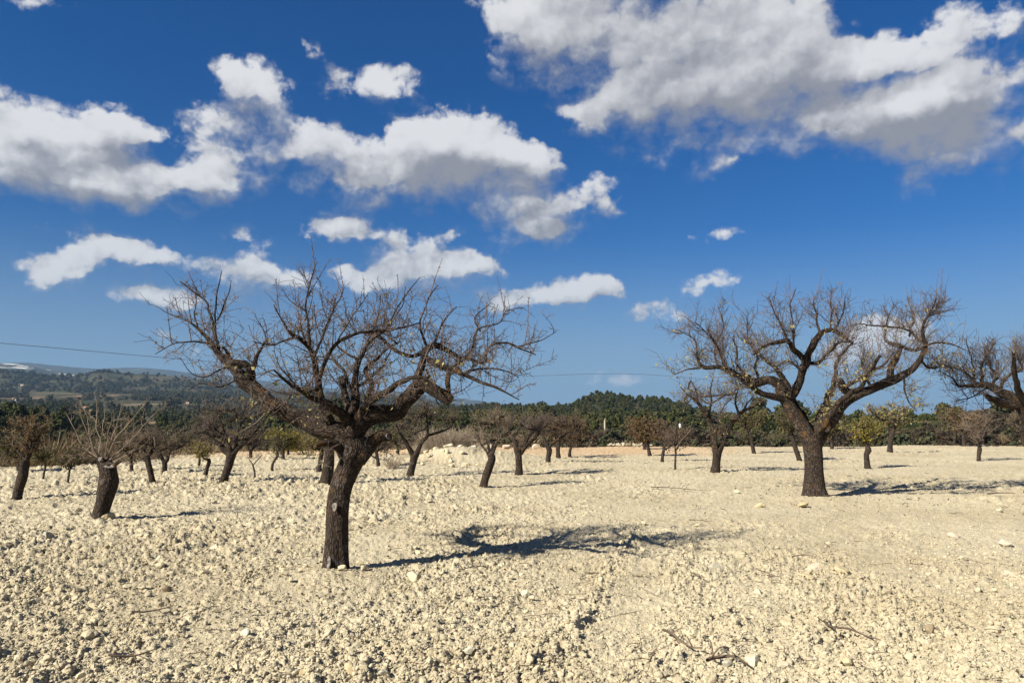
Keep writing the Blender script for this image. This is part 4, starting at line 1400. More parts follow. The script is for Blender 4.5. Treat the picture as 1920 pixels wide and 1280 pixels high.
O((308, 887), [(308, 888, 9), (309, 872, 8), (308, 866, 9)], [[(308, 868, 7), (299, 851, 6), (290, 835, 4), (286, 822, 2)], [(309, 868, 7), (318, 851, 6), (324, 842, 5), (342, 836, 4), (346, 830, 2)]],
  (316, 832, 32, 22), 'small dark Y shaped almond tree with one limb bent flat to the right', 63, 110, 400, 5, 'brown', 240)
O((418, 904), [(418, 906, 14), (423, 888, 13), (429, 872, 14), (433, 856, 16), (434, 850, 16)], [[(432, 854, 13), (422, 843, 11), (411, 832, 9), (395, 820, 7), (383, 813, 5), (368, 806, 2.4)], [(436, 852, 12), (447, 840, 10), (460, 828, 8), (478, 809, 6), (494, 790, 3), (510, 770, 1.5)],
  [(434, 850, 8), (428, 825, 5), (415, 795, 3), (405, 765, 1.4)], [(440, 846, 7), (446, 815, 4.5), (455, 780, 2.5), (462, 755, 1.2)]],
  (430, 802, 76, 46), 'grey twiggy almond tree with low V fork, left of the gnarled tree', 64, 260, 950, 8, 'olive', 160, 0.05, up=0.75, n3=200)
O((387, 891), [(385, 892, 7), (388, 878, 7), (392, 866, 7), (390, 860, 7)], [[(390, 861, 4), (381, 858, 3), (377, 846, 2)]], (380, 846, 15, 18), 'short crooked almond stump with small yellow leafed tuft', 65, 60, 160, 4, 'yellow', 260, 0.05, up=0.7, w0=3)
O((477, 893), [(478, 893, 3.2), (477, 882, 3), (474, 871, 3)], [[(474, 872, 2.2), (470, 864, 1.6), (466, 858, 1)], [(474, 872, 2.2), (482, 863, 1.6), (492, 852, 1)]], (478, 860, 16, 10), 'leafless thin young sapling with forked top', 66, 16, 30, 0,
  name='almond_sapling', cat='sapling', w0=1.6, mat=M_TWIG_PALE, l1=(0.1, 0.35), r=(0.0045, 0.003))
O((511, 881), [(510, 882, 5), (511, 870, 4.6), (515, 862, 4.4), (521, 854, 4.4), (520, 847, 3.6)], [], (518, 838, 20, 14), 'young almond tree with S curved thin trunk', 67, 50, 160, 5, 'olive', 160, up=0.7, w0=2.6)
O((531, 862), [(531, 863, 6), (531, 850, 5.6), (531, 842, 6)], [[(531, 844, 4), (524, 834, 3), (518, 824, 2)], [(531, 844, 4), (540, 832, 3), (550, 822, 2)]], (532, 828, 38, 18), 'almond tree with golden green leaves behind the S curved trunk', 68, 90, 300, 5, 'yellow', 760, 0.06)
O((541, 854), [(541, 854, 4), (540, 842, 4)], [], (568, 826, 38, 18), 'farthest leafy almond tree half hidden by the gnarled limb', 69, 80, 260, 6, 'yellow', 620, 0.06, w0=3)
O((470, 860), [(470, 861, 6), (470, 848, 6), (470, 844, 7)], [[(469, 846, 5), (464, 836, 4), (458, 826, 2)], [(471, 846, 5), (478, 836, 4), (486, 826, 2)]], (472, 826, 24, 16), 'dark forked almond tree at the far edge behind the sapling', 70, 90, 300, 4, 'brown', 160)
O((612, 906), [(611, 907, 22), (613, 890, 19), (615, 870, 19), (617, 850, 18), (617, 836, 17)], [[(616, 840, 12), (602, 822, 8), (590, 800, 5), (575, 780, 2.5)], [(618, 838, 12), (632, 815, 8), (642, 790, 5), (650, 770, 2.5)], [(617, 838, 10), (616, 805, 6), (608, 775, 3)]],
  (612, 805, 52, 38), 'thick dark almond trunk standing directly behind the gnarled tree', 71, 160, 560, 5, 'olive', 420, 0.05, n3=100)
O((598, 884), [(598, 885, 9), (600, 868, 8), (603, 853, 8), (604, 842, 7)], [], (590, 828, 32, 18), 'slim dark trunk close beside the thick trunk behind the gnarled tree', 72, 70, 240, 6, 'yellow', 320, 0.05, w0=4)
O((709, 876), [(710, 877, 7), (708, 860, 6), (706, 846, 6)], [], (704, 830, 30, 18), 'slim almond trunk on the right behind the gnarled tree', 73, 80, 280, 6, 'brown', 200, w0=4)
O((746, 853), [(746, 854, 5), (746, 842, 5), (746, 836, 5)], [], (746, 824, 24, 14), 'tiny far almond tree left of the dry broom', 74, 60, 200, 5, 'olive', 200, w0=3)
O((769, 891), [(768, 892, 14), (772, 878, 12.5), (775, 864, 13), (777, 852, 15)], [[(776, 856, 11), (769, 843, 9), (762, 832, 8), (754, 820, 6), (748, 808, 4), (742, 795, 2)], [(779, 854, 11), (786, 840, 9), (793, 824, 8), (801, 811, 6), (799, 781, 3), (795, 760, 1.5)], [(798, 816, 6), (816, 812, 5), (841, 803, 3.5), (855, 785, 1.5)]],
  (788, 796, 54, 38), 'V forked almond tree in front of the dry broom clump', 75, 200, 760, 7, 'olive', 330, 0.05, n3=100)
O((908, 911), [(907, 912, 14), (910, 897, 13), (917, 876, 14), (922, 860, 14), (921, 852, 11)], [[(920, 856, 7), (914, 830, 5), (906, 810, 3.4), (898, 792, 1.6)], [(921, 854, 6), (926, 822, 4.5), (929, 800, 3), (926, 775, 1.4)], [(923, 852, 6), (935, 824, 4.5), (954, 808, 3), (972, 800, 1.4)], [(918, 856, 5), (907, 838, 3.4), (897, 825, 1.6)]],
  (922, 802, 36, 36), 'leaning almond trunk cut short with spray of thin upright branches, centre', 76, 150, 560, 5, 'olive', 130, 0.05, up=0.8, mat=M_TWIG_PALE, n3=150)
O((973, 889), [(973, 890, 13), (973, 872, 12), (972, 852, 13), (971, 842, 15)], [[(970, 846, 12), (966, 830, 10), (960, 818, 8), (952, 808, 5), (945, 790, 2.5)], [(975, 844, 12), (983, 826, 9), (994, 812, 8), (1004, 802, 7), (1016, 789, 5), (1010, 776, 2.5)], [(976, 850, 9), (986, 836, 7), (997, 825, 6), (1014, 808, 4), (1030, 790, 2)]],
  (975, 792, 68, 38), 'sturdy almond tree with wide V fork and stubby raised right limb, centre', 77, 260, 980, 7, 'olive', 200, 0.05, up=0.75, n3=120)
O((1028, 869), [(1027, 870, 9), (1028, 856, 9), (1030, 844, 11), (1025, 832, 9)], [[(1029, 838, 7), (1040, 828, 6), (1050, 820, 5), (1062, 812, 4), (1084, 806, 3), (1086, 798, 1.5)], [(1025, 834, 7), (1020, 822, 5), (1012, 808, 3)]],
  (1045, 800, 46, 32), 'dark almond tree with long crooked limb reaching right, centre', 78, 200, 720, 6, 'rust', 330, 0.06)
O((1047, 855), [(1047, 856, 8), (1046, 842, 7.5), (1047, 828, 8)], [], (1060, 806, 38, 28), 'stout dark trunk behind the crooked limbed tree', 79, 130, 460, 7, 'rust', 420, 0.06, w0=5)
O((1068, 852), [(1068, 852, 5), (1069, 843, 5), (1072, 836, 5)], [], (1082, 806, 26, 28), 'reddish brown twiggy almond tree at the far edge left of the pole', 80, 120, 420, 6, 'rust', 300, 0.06, w0=4)
O((1218, 852), [(1218, 853, 6.5), (1216, 842, 6), (1212, 830, 7)], [[(1212, 832, 5), (1202, 818, 4), (1194, 804, 2)], [(1213, 832, 5), (1226, 816, 4), (1238, 802, 2)]], (1210, 806, 36, 23), 'rusty leafed almond tree leaning left with dense round crown', 81, 140, 520, 6, 'rust', 950, 0.07)
O((1208, 842), [(1208, 842, 5), (1208, 834, 5), (1207, 828, 5)], [], (1188, 806, 24, 20), 'second rusty crown just behind the round rusty leafed tree', 82, 90, 320, 6, 'rust', 520, 0.07, w0=4)
O((1242, 864), [(1241, 865, 5.5), (1243, 850, 5.2), (1246, 836, 5)], [[(1246, 838, 3.6), (1252, 822, 2.6), (1256, 806, 1.4)]], (1258, 812, 30, 24), 'slim almond tree leaning right, left of the sapling with the bag', 83, 100, 340, 6, 'rust', 160, 0.06, w0=3.4)
O((1343, 886), [(1341, 888, 17), (1342, 872, 15), (1344, 856, 16), (1345, 842, 19)], [[(1342, 846, 13), (1338, 828, 12), (1335, 810, 11), (1330, 790, 10), (1324, 774, 9), (1314, 760, 7), (1303, 748, 5), (1288, 738, 3.4), (1275, 724, 1.6)], [(1348, 844, 13), (1356, 830, 12), (1365, 812, 11), (1371, 796, 10), (1380, 782, 9), (1392, 770, 7), (1408, 764, 5), (1420, 758, 3), (1432, 745, 1.5)],
  [(1326, 780, 5), (1334, 755, 4), (1332, 730, 2.6), (1338, 705, 1.3)], [(1308, 752, 5), (1304, 730, 3.6), (1296, 714, 1.6)], [(1386, 776, 5), (1378, 750, 3.6), (1386, 722, 1.5)]],
  (1352, 742, 80, 44), 'tall V shaped almond tree with two long dark limbs, left of the broad tree', 84, 340, 1250, 7, 'straw', 240, 0.05, up=0.6, n3=150)
O((1414, 850), [(1414, 851, 7), (1411, 836, 6.5), (1408, 820, 6), (1402, 804, 5)], [], (1408, 796, 36, 26), 'brown almond tree with left leaning trunk right of the thin pole', 85, 150, 540, 7, 'olive', 560, 0.07, w0=4)
O((1499, 863), [(1499, 864, 9), (1495, 850, 8.5), (1490, 834, 8), (1484, 814, 7)], [], (1480, 796, 38, 28), 'almond tree with strongly tilted trunk just left of the broad tree', 86, 150, 540, 7, 'olive', 460, 0.07, w0=4.4)
O((1560, 840), [(1560, 841, 6), (1560, 828, 5), (1561, 815, 5)], [], (1562, 794, 28, 24), 'olive almond tree on the skyline behind the broad trunk', 87, 120, 420, 7, 'olive', 420, 0.07, w0=4)
O((1627, 876), [(1627, 877, 11), (1625, 864, 10), (1624, 852, 9.5), (1628, 844, 12), (1627, 836, 8), (1626, 832, 4)], [], (1628, 808, 34, 32), 'stumpy pollarded almond with dark charred top under upright yellow leaves', 88, 110, 380, 9, 'yellow', 720, 0.06, up=1.0, w0=3.4, fork=(1626, 836))
O((1669, 849), [(1670, 850, 10), (1669, 836, 9.5), (1671, 820, 10), (1675, 806, 8)], [[(1674, 808, 6), (1686, 788, 4), (1700, 768, 2)], [(1673, 810, 6), (1656, 790, 4), (1640, 772, 2)]], (1668, 784, 46, 30), 'dark trunked almond tree right of the yellow pollard', 89, 190, 680, 6, 'straw', 320, 0.06)
O((1808, 838), [(1808, 839, 7), (1807, 826, 6.5), (1807, 816, 6)], [], (1812, 784, 32, 32), 'pale rust crowned almond tree behind the bare young tree', 90, 160, 560, 8, 'rust', 430, 0.07, w0=4, up=0.8, mat=M_TWIG_PALE)
O((1790, 834), [(1790, 835, 5), (1790, 824, 5), (1791, 814, 5)], [], (1778, 784, 26, 30), 'pale straw coloured bare almond tree left of the bare young tree', 91, 150, 520, 8, 'olive', 330, 0.07, w0=4, up=0.8, mat=M_TWIG_PALE)
O((1835, 863), [(1835, 863, 6), (1835, 852, 6), (1837, 842, 8), (1836, 834, 5), (1836, 824, 4.5)], [[(1835, 826, 3.4), (1826, 814, 2.8), (1816, 806, 2), (1806, 800, 1.2)], [(1836, 826, 3.4), (1841, 812, 2.8), (1852, 796, 2), (1866, 776, 1.1)], [(1836, 824, 3), (1836, 800, 2.2), (1832, 772, 1.1)]],
  (1838, 796, 32, 26), 'bare young almond tree with dark banded stem and pale upswept branches', 92, 130, 440, 5, None, 0, up=0.85, w0=2.4, mat=M_TWIG_PALE)
O((1919, 836), [(1919, 837, 5), (1918, 824, 4.5), (1916, 814, 4.5)], [[(1916, 816, 3.2), (1906, 802, 2.4), (1896, 790, 1.2)]], (1916, 794, 26, 22), 'small pale almond tree cut by the right edge', 93, 110, 380, 6, 'brown', 160, up=0.8, w0=3, mat=M_TWIG_PALE)
O((81, 897), [(81, 897, 3.4), (83, 886, 3), (85, 876, 3), (84, 866, 2.6)], [], (86, 852, 18, 17), 'thin olive leafed sapling nearest the left leaning trunk', 94, 50, 150, 5, 'olive', 330, name='almond_sapling', cat='sapling', w0=1.8, l1=(0.15, 0.4))
O((127, 904), [(127, 905, 3.6), (129, 892, 3.2), (131, 879, 3.4)], [[(130, 880, 2.4), (123, 876, 2.2), (122, 862, 1.6), (123, 848, 1)], [(131, 880, 2.4), (136, 874, 2.2), (139, 862, 1.6), (141, 848, 1)]], (131, 848, 15, 17), 'tuning fork shaped sapling between the two left cut trunks', 95, 50, 150, 3, 'olive', 230, name='almond_sapling', cat='sapling', w0=1.8, l1=(0.15, 0.4))
O((247, 882), [(247, 883, 6), (246, 870, 6), (245, 857, 6)], [], (242, 836, 30, 20), 'brown leafed almond tree behind the pollarded shoots', 96, 90, 320, 7, 'brown', 420, w0=4)
O((35, 882), [(35, 883, 7), (35, 870, 7), (35, 857, 8)], [], (32, 838, 38, 20), 'dark trunked almond tree behind the leaning left edge trunk', 97, 110, 360, 7, 'olive', 560, w0=4.4)
O((373, 872), [(373, 873, 4), (374, 864, 4), (374, 858, 4)], [], (364, 840, 26, 16), 'small dark stem left of the yellow tufted stump', 98, 60, 220, 5, 'brown', 260, w0=3)

# the sapling with something white caught in its twigs
t = Tree('almond_sapling', (1265, 881), 'thin sapling with small loop at mid stem and white bag in its twigs', seed=99, cat='sapling')
t.limb([(1266, 882, 4), (1266, 866, 3.8), (1267, 850, 3.8), (1266, 841, 4)], 'trunk', lump=0.05, src=False, sides=8)
a = [(1267 + 4.5 * math.cos(q), 838 - 4.5 * math.sin(q), 2.4) for q in np.linspace(-1.9, 2.4, 9)]
t.limb(a, 'loop', depth=0.05, sides=6, src=False, crook=0)
t.limb([(1266, 842, 3.2), (1265, 828, 2.6), (1267, 812, 2), (1269, 795, 1.1)], depth=0.1, sides=6)
t.limb([(1267, 840, 2.6), (1276, 828, 2), (1286, 815, 1.6), (1299, 802, 0.9)], depth=-0.2, sides=6, mat=M_TWIG_PALE)
t.limb([(1265, 836, 2.4), (1257, 824, 1.8), (1252, 812, 1)], depth=0.3, sides=6)
t.twigs(60, 170, 0, (0.12, 0.45), (0.08, 0.2), (0.0045, 0.003), 0.7, (1268, 815), 0.3, 'brown', 60, 0.05)


def wind_bag():
    c = t.pt(1275, 798, 0.0)
    rng = np.random.default_rng(4)
    m, w, b = material('white_plastic', 0.45, 0.4)
    b.inputs['Base Color'].default_value = (0.60, 0.61, 0.62, 1)
    n, k = 14, 10
    V = []
    for i in range(k):
        f = i / (k - 1)
        prof = math.sin(math.pi * min(f * 0.86 + 0.10, 1)) ** 0.7 * (0.075 if f < 0.7 else 0.075)
        for j in range(n):
            a = 2 * math.pi * j / n
            fold = 1 + 0.22 * math.sin(3 * a + f * 4) + 0.12 * math.sin(7 * a - 5 * f)
            V.append((prof * 0.55 * fold * math.cos(a), prof * 0.45 * fold * math.sin(a), (0.5 - f) * 0.14 + 0.010 * math.sin(5 * a) + 0.01 * math.sin(2 * a + 9 * f)))
    F = [(i * n + j, i * n + (j + 1) % n, (i + 1) * n + (j + 1) % n, (i + 1) * n + j) for i in range(k - 1) for j in range(n)]
    o = new_mesh('plastic_bag', np.array(V), np.array(F), m, None, Vector(c), True)
    tag(o, 'small white plastic bag caught in the twigs of a sapling', 'bag')


wind_bag()


# ------------------------------------------------------------------ pines, scrub and the woods on the hills
def make_pine_mat(name, dark, mid, light, brown):
    m, w, b = material(name, 0.8, 0.15)
    rnd = w.n('ShaderNodeObjectInfo').outputs['Random']
    pos = w.n('ShaderNodeNewGeometry').outputs['Position']
    c = w.mix(w.step(rnd, 0.1, 0.9, smooth=False), dark, mid)
    c = w.mix(w.step(w.noise(pos, 1.1, 4, 0.7), 0.46, 0.66), c, light)
    c = w.mix(w.step(rnd, 0.86, 0.90, 0, 0.7), c, brown)
    w.put(b.inputs['Base Color'], c)
    tr = w.n('ShaderNodeBsdfTranslucent')
    w.put(tr.inputs['Color'], c)
    mx = w.n('ShaderNodeMixShader')
    mx.inputs[0].default_value = 0.15
    m.node_tree.links.new(b.outputs[0], mx.inputs[1])
    m.node_tree.links.new(tr.outputs[0], mx.inputs[2])
    m.node_tree.links.new(mx.outputs[0], m.node_tree.nodes['Material Output'].inputs[0])
    return m


M_PINE = make_pine_mat('pine_needles', (0.017, 0.024, 0.009), (0.036, 0.043, 0.012), (0.089, 0.088, 0.020), (0.072, 0.060, 0.027))
M_SCRUB = make_pine_mat('scrub_leaves', (0.037, 0.043, 0.020), (0.060, 0.058, 0.029), (0.089, 0.081, 0.041), (0.089, 0.068, 0.041))
M_DRY = make_pine_mat('dry_stalks', (0.132, 0.093, 0.051), (0.200, 0.149, 0.085), (0.255, 0.200, 0.123), (0.085, 0.072, 0.038))
M_BROOM = make_pine_mat('dry_broom_stalks', (0.289, 0.234, 0.174), (0.357, 0.293, 0.225), (0.425, 0.357, 0.285), (0.204, 0.153, 0.111))


def crown_buf(seed, lobes, nleaf, size, shape):
    """leaf sprays spread through the lobes of a crown; unit height"""
    rng = np.random.default_rng(seed)
    b = Buf()
    cen, rad = [], []
    for k in range(lobes):
        f = (k + 0.5) / lobes
        h = 0.14 + 0.76 * f
        a = rng.uniform(0, 6.28)
        spread = shape * (0.55 + 0.45 * math.sin(math.pi * min(1, f * 1.05))) * rng.uniform(0.35, 1.0) * (1.0 if f < 0.8 else 0.45)
        cen.append([math.cos(a) * spread * 0.55, math.sin(a) * spread * 0.55, h + rng.uniform(-.05, .05)])
        rad.append(rng.uniform(0.13, 0.23) * (1.15 - 0.45 * f) * (0.6 + shape))
    cen, rad = np.array(cen), np.array(rad)
    i = rng.choice(lobes, nleaf, p=rad ** 2 / (rad ** 2).sum())
    d = unit(rng.normal(size=(nleaf, 3)))
    rr = rng.uniform(0.55, 1.12, (nleaf, 1))
    p = cen[i] + d * rr * rad[i][:, None] * np.array([1, 1, 0.72])
    nrm = unit(d + rng.normal(size=(nleaf, 3)) * 0.55 + UP * 0.25)
    a = unit(np.cross(nrm, rng.normal(size=(nleaf, 3))))
    c = np.cross(nrm, a)
    s = size * rng.uniform(0.55, 1.3, (nleaf, 1))
    v = np.stack([p - a * s - c * s * .5, p + a * s * .3 - c * s * .9, p + a * s + c * s * .4, p - a * s * .2 + c * s], 1)
    b.add(v, np.arange(nleaf * 4).reshape(-1, 4))
    return b, cen


PINE_PROTO = []


def pine_proto(k, lobes, nleaf, size, shape, label, group):
    root = empty('pine_tree', (0, 0, 0), label, 'tree', group)
    b, cen = crown_buf(300 + k, lobes, nleaf, size, shape)
    cr = b.make('crown', M_PINE, root, (0, 0, 0), False)
    tb = Buf()
    P, r = smooth_line([(0, 0, -0.06), (0.01, 0.0, 0.3), (-0.01, 0.01, 0.88)], [0.028, 0.02, 0.006], 0.08)
    tube(tb, P, r, 7, 0.1, k)
    for c in cen[:: 2]:
        q, rq = smooth_line([(0, 0, max(0.1, c[2] - 0.1)), c], [0.010, 0.004], 0.08)
        tube(tb, q, rq, 5)
    tb.make('trunk', M_BARK, root, (0, 0, 0))
    PINE_PROTO.append((root, cr))
    return root


def copy_tree(root, loc, scale, rz, label=None, group=None):
    r = root.copy()
    COL.objects.link(r)
    r.location, r.scale, r.rotation_euler = loc, scale, (0, 0, rz)
    if label:
        r['label'] = label
    if group:
        r['group'] = group
    for ch in root.children:
        c = ch.copy()
        COL.objects.link(c)
        c.parent = r
    return r


LEFT_PINES = ('dark green pine tree in the clump beyond the left part of the field', 'pines beyond the left part of the field')
RIGHT_PINES = ('dark pine tree in the belt behind the right part of the field', 'pines behind the right part of the field')
HILL_PINES = ('small pine tree standing up from the crest of the wooded knoll', 'pines on the crest of the knoll')
for k, (lo, nl, sz, sh) in enumerate([(13, 1500, 0.042, 0.42), (15, 1700, 0.040, 0.50), (11, 1300, 0.044, 0.36), (16, 1800, 0.040, 0.56)]):
    pine_proto(k, lo, nl, sz, sh, *LEFT_PINES)


def put_pines(rows, lab, seed):
    rng = random.Random(seed)
    for px, top, dist, wide in rows:
        p = land_at(px, dist)
        h = max(1.2, row_z(top, dist) - p.z)
        if dist > 300:
            h = min(max(h, 2.2), 3.4)
        k = rng.randrange(4)
        root = PINE_PROTO[k][0]
        first = root.get('placed') is None
        sc = Vector((h * wide, h * wide, h))
        if first:
            root['placed'] = True
            root.location, root.scale, root.rotation_euler = p, sc, (0, 0, rng.uniform(0, 6.28))
            root['label'], root['group'] = lab
        else:
            copy_tree(root, p, sc, rng.uniform(0, 6.28), *lab)


put_pines([(-30, 756, 115, 1), (6, 760, 105, 1.0), (27, 753, 112, 1.1), (47, 757, 106, 1.1), (70, 762, 118, 1), (92, 757, 124, 1), (116, 770, 100, 1.1), (140, 782, 108, 1.2), (166, 790, 120, 1.1),
           (232, 800, 98, 1.2), (258, 795, 112, 1.1), (286, 801, 100, 1.1), (304, 790, 128, 1.1), (326, 796, 110, 1.2), (348, 786, 135, 1.1), (378, 790, 125, 1.2), (410, 792, 140, 1.2), (196, 806, 92, 1.2), (15, 785, 88, 1.2), (62, 790, 90, 1.2),
           (548, 790, 118, 1.2), (590, 786, 128, 1.2), (520, 782, 145, 1.1), (706, 796, 120, 1.2), (880, 800, 110, 1.1), (868, 806, 84, 1.2)], LEFT_PINES, 1)
put_pines([(1098, 796, 82, 1.1), (1116, 788, 90, 1.2), (1136, 784, 96, 1.1), (1152, 792, 84, 1.2), (1172, 786, 92, 1.1), (1196, 782, 100, 1.1), (1240, 778, 104, 1.1), (1272, 782, 96, 1.2), (1298, 776, 108, 1.2), (1322, 784, 90, 1.2),
           (1360, 786, 92, 1.2), (1386, 782, 84, 1.1), (1412, 778, 88, 1.2), (1436, 774, 94, 1.1), (1462, 775, 86, 1.2), (1490, 779, 92, 1.1), (1514, 781, 86, 1.2), (1540, 778, 96, 1.1), (1574, 788, 90, 1.2), (1600, 784, 98, 1.1),
           (1632, 786, 86, 1.2), (1652, 783, 92, 1.2), (1694, 790, 88, 1.2), (1716, 792, 94, 1.2), (1740, 788, 86, 1.2), (1762, 784, 92, 1.1), (1866, 762, 92, 0.9), (1884, 770, 96, 1.0), (1782, 796, 78, 1.2), (1802, 790, 84, 1.1)], RIGHT_PINES, 2)
put_pines([(1112, 737, 330, 1), (1119, 731, 331, 1.1), (1125, 733, 329, 1), (1138, 731, 331, 1.1), (1144, 735, 330, 1), (1060, 748, 345, 1.1), (1084, 746, 332, 1.1), (1104, 740, 333, 1), (1166, 740, 331, 1.1), (1196, 742, 331, 1), (1212, 741, 330, 1), (1224, 742, 331, 1.1),
           (1250, 746, 330, 1.1), (1276, 753, 330, 1.2), (960, 744, 425, 1.2), (1000, 750, 424, 1.1)], HILL_PINES, 3)


# blob of scrub and tuft of dry stalks: sources for the cover nobody could count
def tuft_buf(seed, n, h, spread, width):
    rng = np.random.default_rng(seed)
    a = rng.uniform(0, 6.28, n)
    lean = rng.uniform(0.05, spread, n)
    hh = h * rng.uniform(0.5, 1.1, n)
    p0 = np.stack([np.cos(a) * 0.08 * rng.random(n), np.sin(a) * 0.08 * rng.random(n), np.zeros(n)], 1)
    d = np.stack([np.cos(a) * lean, np.sin(a) * lean, np.ones(n)], 1)
    mid = p0 + d * (hh * 0.55)[:, None]
    tip = p0 + d * hh[:, None] + np.stack([np.cos(a), np.sin(a), -0.5 * np.ones(n)], 1) * (lean * hh * 0.35)[:, None]
    s = np.stack([-np.sin(a), np.cos(a), np.zeros(n)], 1) * width
    v = np.stack([p0 - s, p0 + s, mid + s * .8, mid - s * .8, tip], 1)
    q = np.arange(n)[:, None] * 5
    b = Buf()
    b.add(v, np.concatenate([q + [[0, 1, 2]], q + [[0, 2, 3]], q + [[3, 2, 4]]]))
    return b


def source_group(name, builders):
    """node group that scatters ready-made shapes on the points of a mesh"""
    g = bpy.data.node_groups.new(name, 'GeometryNodeTree')
    g.interface.new_socket('Geometry', in_out='INPUT', socket_type='NodeSocketGeometry')
    g.interface.new_socket('Geometry', in_out='OUTPUT', socket_type='NodeSocketGeometry')
    q = NT(g)
    gi, go = q.n('NodeGroupInput'), q.n('NodeGroupOutput')
    g2i = q.n('GeometryNodeGeometryToInstance')
    for ob in reversed(builders):
        oi = q.n('GeometryNodeObjectInfo', transform_space='ORIGINAL')
        oi.inputs['Object'].default_value = ob
        oi.inputs['As Instance'].default_value = False
        g.links.new(oi.outputs['Geometry'], g2i.inputs[0])
    iop = q.n('GeometryNodeInstanceOnPoints')
    g.links.new(gi.outputs[0], iop.inputs['Points'])
    g.links.new(g2i.outputs[0], iop.inputs['Instance'])
    iop.inputs['Pick Instance'].default_value = True
    for nm, typ, sock in (('pick', 'INT', 'Instance Index'), ('rot', 'FLOAT_VECTOR', 'Rotation'), ('size', 'FLOAT', 'Scale')):
        nd = q.n('GeometryNodeInputNamedAttribute', data_type=typ)
        nd.inputs['Name'].default_value = nm
        g.links.new(nd.outputs[0], iop.inputs[sock])
    g.links.new(iop.outputs[0], go.inputs[0])
    return g


def scatter(name, label, group, n, px0, px1, d0, d1, size, dens, seed, picks, mat, sink=0.05, power=1.0):
    rng = np.random.default_rng(seed)
    px = rng.uniform(px0, px1, n)
    d = (d0 ** 2 + (d1 ** 2 - d0 ** 2) * rng.random(n)) ** 0.5 if power == 1.0 else d0 * (d1 / d0) ** rng.random(n)
    u = (px - 960) / FPX / math.cos(PITCH)
    d = np.maximum(d, edge_y(u) + 1.5 + rng.random(n) * 6)
    x = u * d
    k = dens(px, d, x, rng)
    ok = rng.random(n) < k
    px, d, x, u = px[ok], d[ok], x[ok], u[ok]
    z = land_z(u, d)
    s = size(d, rng) * np.exp(rng.normal(0, 0.28, len(d)))
    rot = np.stack([rng.normal(0, .06, len(d)), rng.normal(0, .06, len(d)), rng.uniform(0, 6.28, len(d))], 1)
    o = point_cloud(name, np.stack([x, d, z - s * sink], 1), s, rot, rng.integers(0, picks, len(d)), group, mat)
    tag(o, label, name.replace('_', ' '))
    print(name, len(d))


g_pine = source_group('pine_sources', [cr for root, cr in PINE_PROTO])


HOUSES = [(162, 767, 8, 'larger white farmhouse on the valley slope, left'), (172, 772, 6, 'small white shed below the larger farmhouse'), (42, 724, 5, 'tiny pale house on the hill foot at far left'), (206, 763, 7, 'low white building left of the dirt track'), (118, 756, 5, 'small white house under the tilled field'),
          (352, 757, 5, 'white house on the slope behind the long low twig'), (270, 777, 5, 'white hut between the fallow field and dirt track'), (28, 750, 7, 'pale shed left of the tilled field')]
HOUSE_CLEAR = [(px - w_ * 0.7 - 2, px + w_ * 0.7 + 2, land_hit(px, py)[0] or 1) for px, py, w_, l_ in HOUSES]


def in_plot(px, d, x):
    bad = np.zeros(len(px), bool)
    for a, b_, p0, p1 in [(60, 158, 747, 739), (190, 305, 800, 789), (218, 304, 761, 755)]:
        q0, _ = land_hit((a + b_) / 2, p0)
        q1, _ = land_hit((a + b_) / 2, p1)
        if q0 and q1:
            bad |= (px > a) & (px < b_) & (d > q0 * 0.9) & (d < min(q1, q0 * 1.8) * 1.05)
    for a, b_, q in HOUSE_CLEAR:
        bad |= (px > a) & (px < b_) & (d > q * 0.80) & (d < q * 1.02)
    return bad


def dens_wood(px, d, x, rng):
    n = fbm(x / 28 + 4, d / 28, 3, 401)
    knoll = np.clip((px - 800) / 120, 0, 1) * np.clip((1420 - px) / 90, 0, 1)
    k = 0.40 + 0.9 * n + 0.45 * knoll
    k = np.where(px > 1400, 0.85, k)
    k = np.where((px < 700) & (d < 180), 0.25 + 0.8 * n, k)
    return np.clip(k, 0.02, 0.95) * ~in_plot(px, d, x)


scatter('pine_wood', 'dark pine wood covering the knoll and the valley beyond the orchard', g_pine, 30000, -460, 2380, 105, 470, lambda d, rng: 2.8 - 0.9 * np.clip((d - 200) / 90, 0, 1), dens_wood, 41, 4, M_PINE)
b, _ = crown_buf(350, 7, 420, 0.075, 0.75)
SHRUB_A = b.make('shrub', M_SCRUB, None, (0, 0, 0), False)
b, _ = crown_buf(351, 6, 380, 0.080, 0.95)
SHRUB_B = b.make('shrub', M_SCRUB, None, (0, 0, 0), False)
TUFT_A = tuft_buf(360, 90, 1.0, 0.7, 0.018).make('dry_tuft', M_DRY, None, (0, 0, 0), False)
TUFT_B = tuft_buf(361, 70, 0.8, 1.0, 0.020).make('dry_tuft', M_DRY, None, (0, 0, 0), False)
g_scrub = source_group('scrub_sources', [SHRUB_A, SHRUB_B])
g_tuft = source_group('tuft_sources', [TUFT_A, TUFT_B])


def dens_far(px, d, x, rng):
    n = fbm(x / 90 + 4, d / 90, 3, 411) + 0.6 * fbm(x / 25, d / 25, 2, 412)
    return np.clip(0.35 + 1.0 * n, 0.03, 0.95) * ~in_plot(px, d, x)


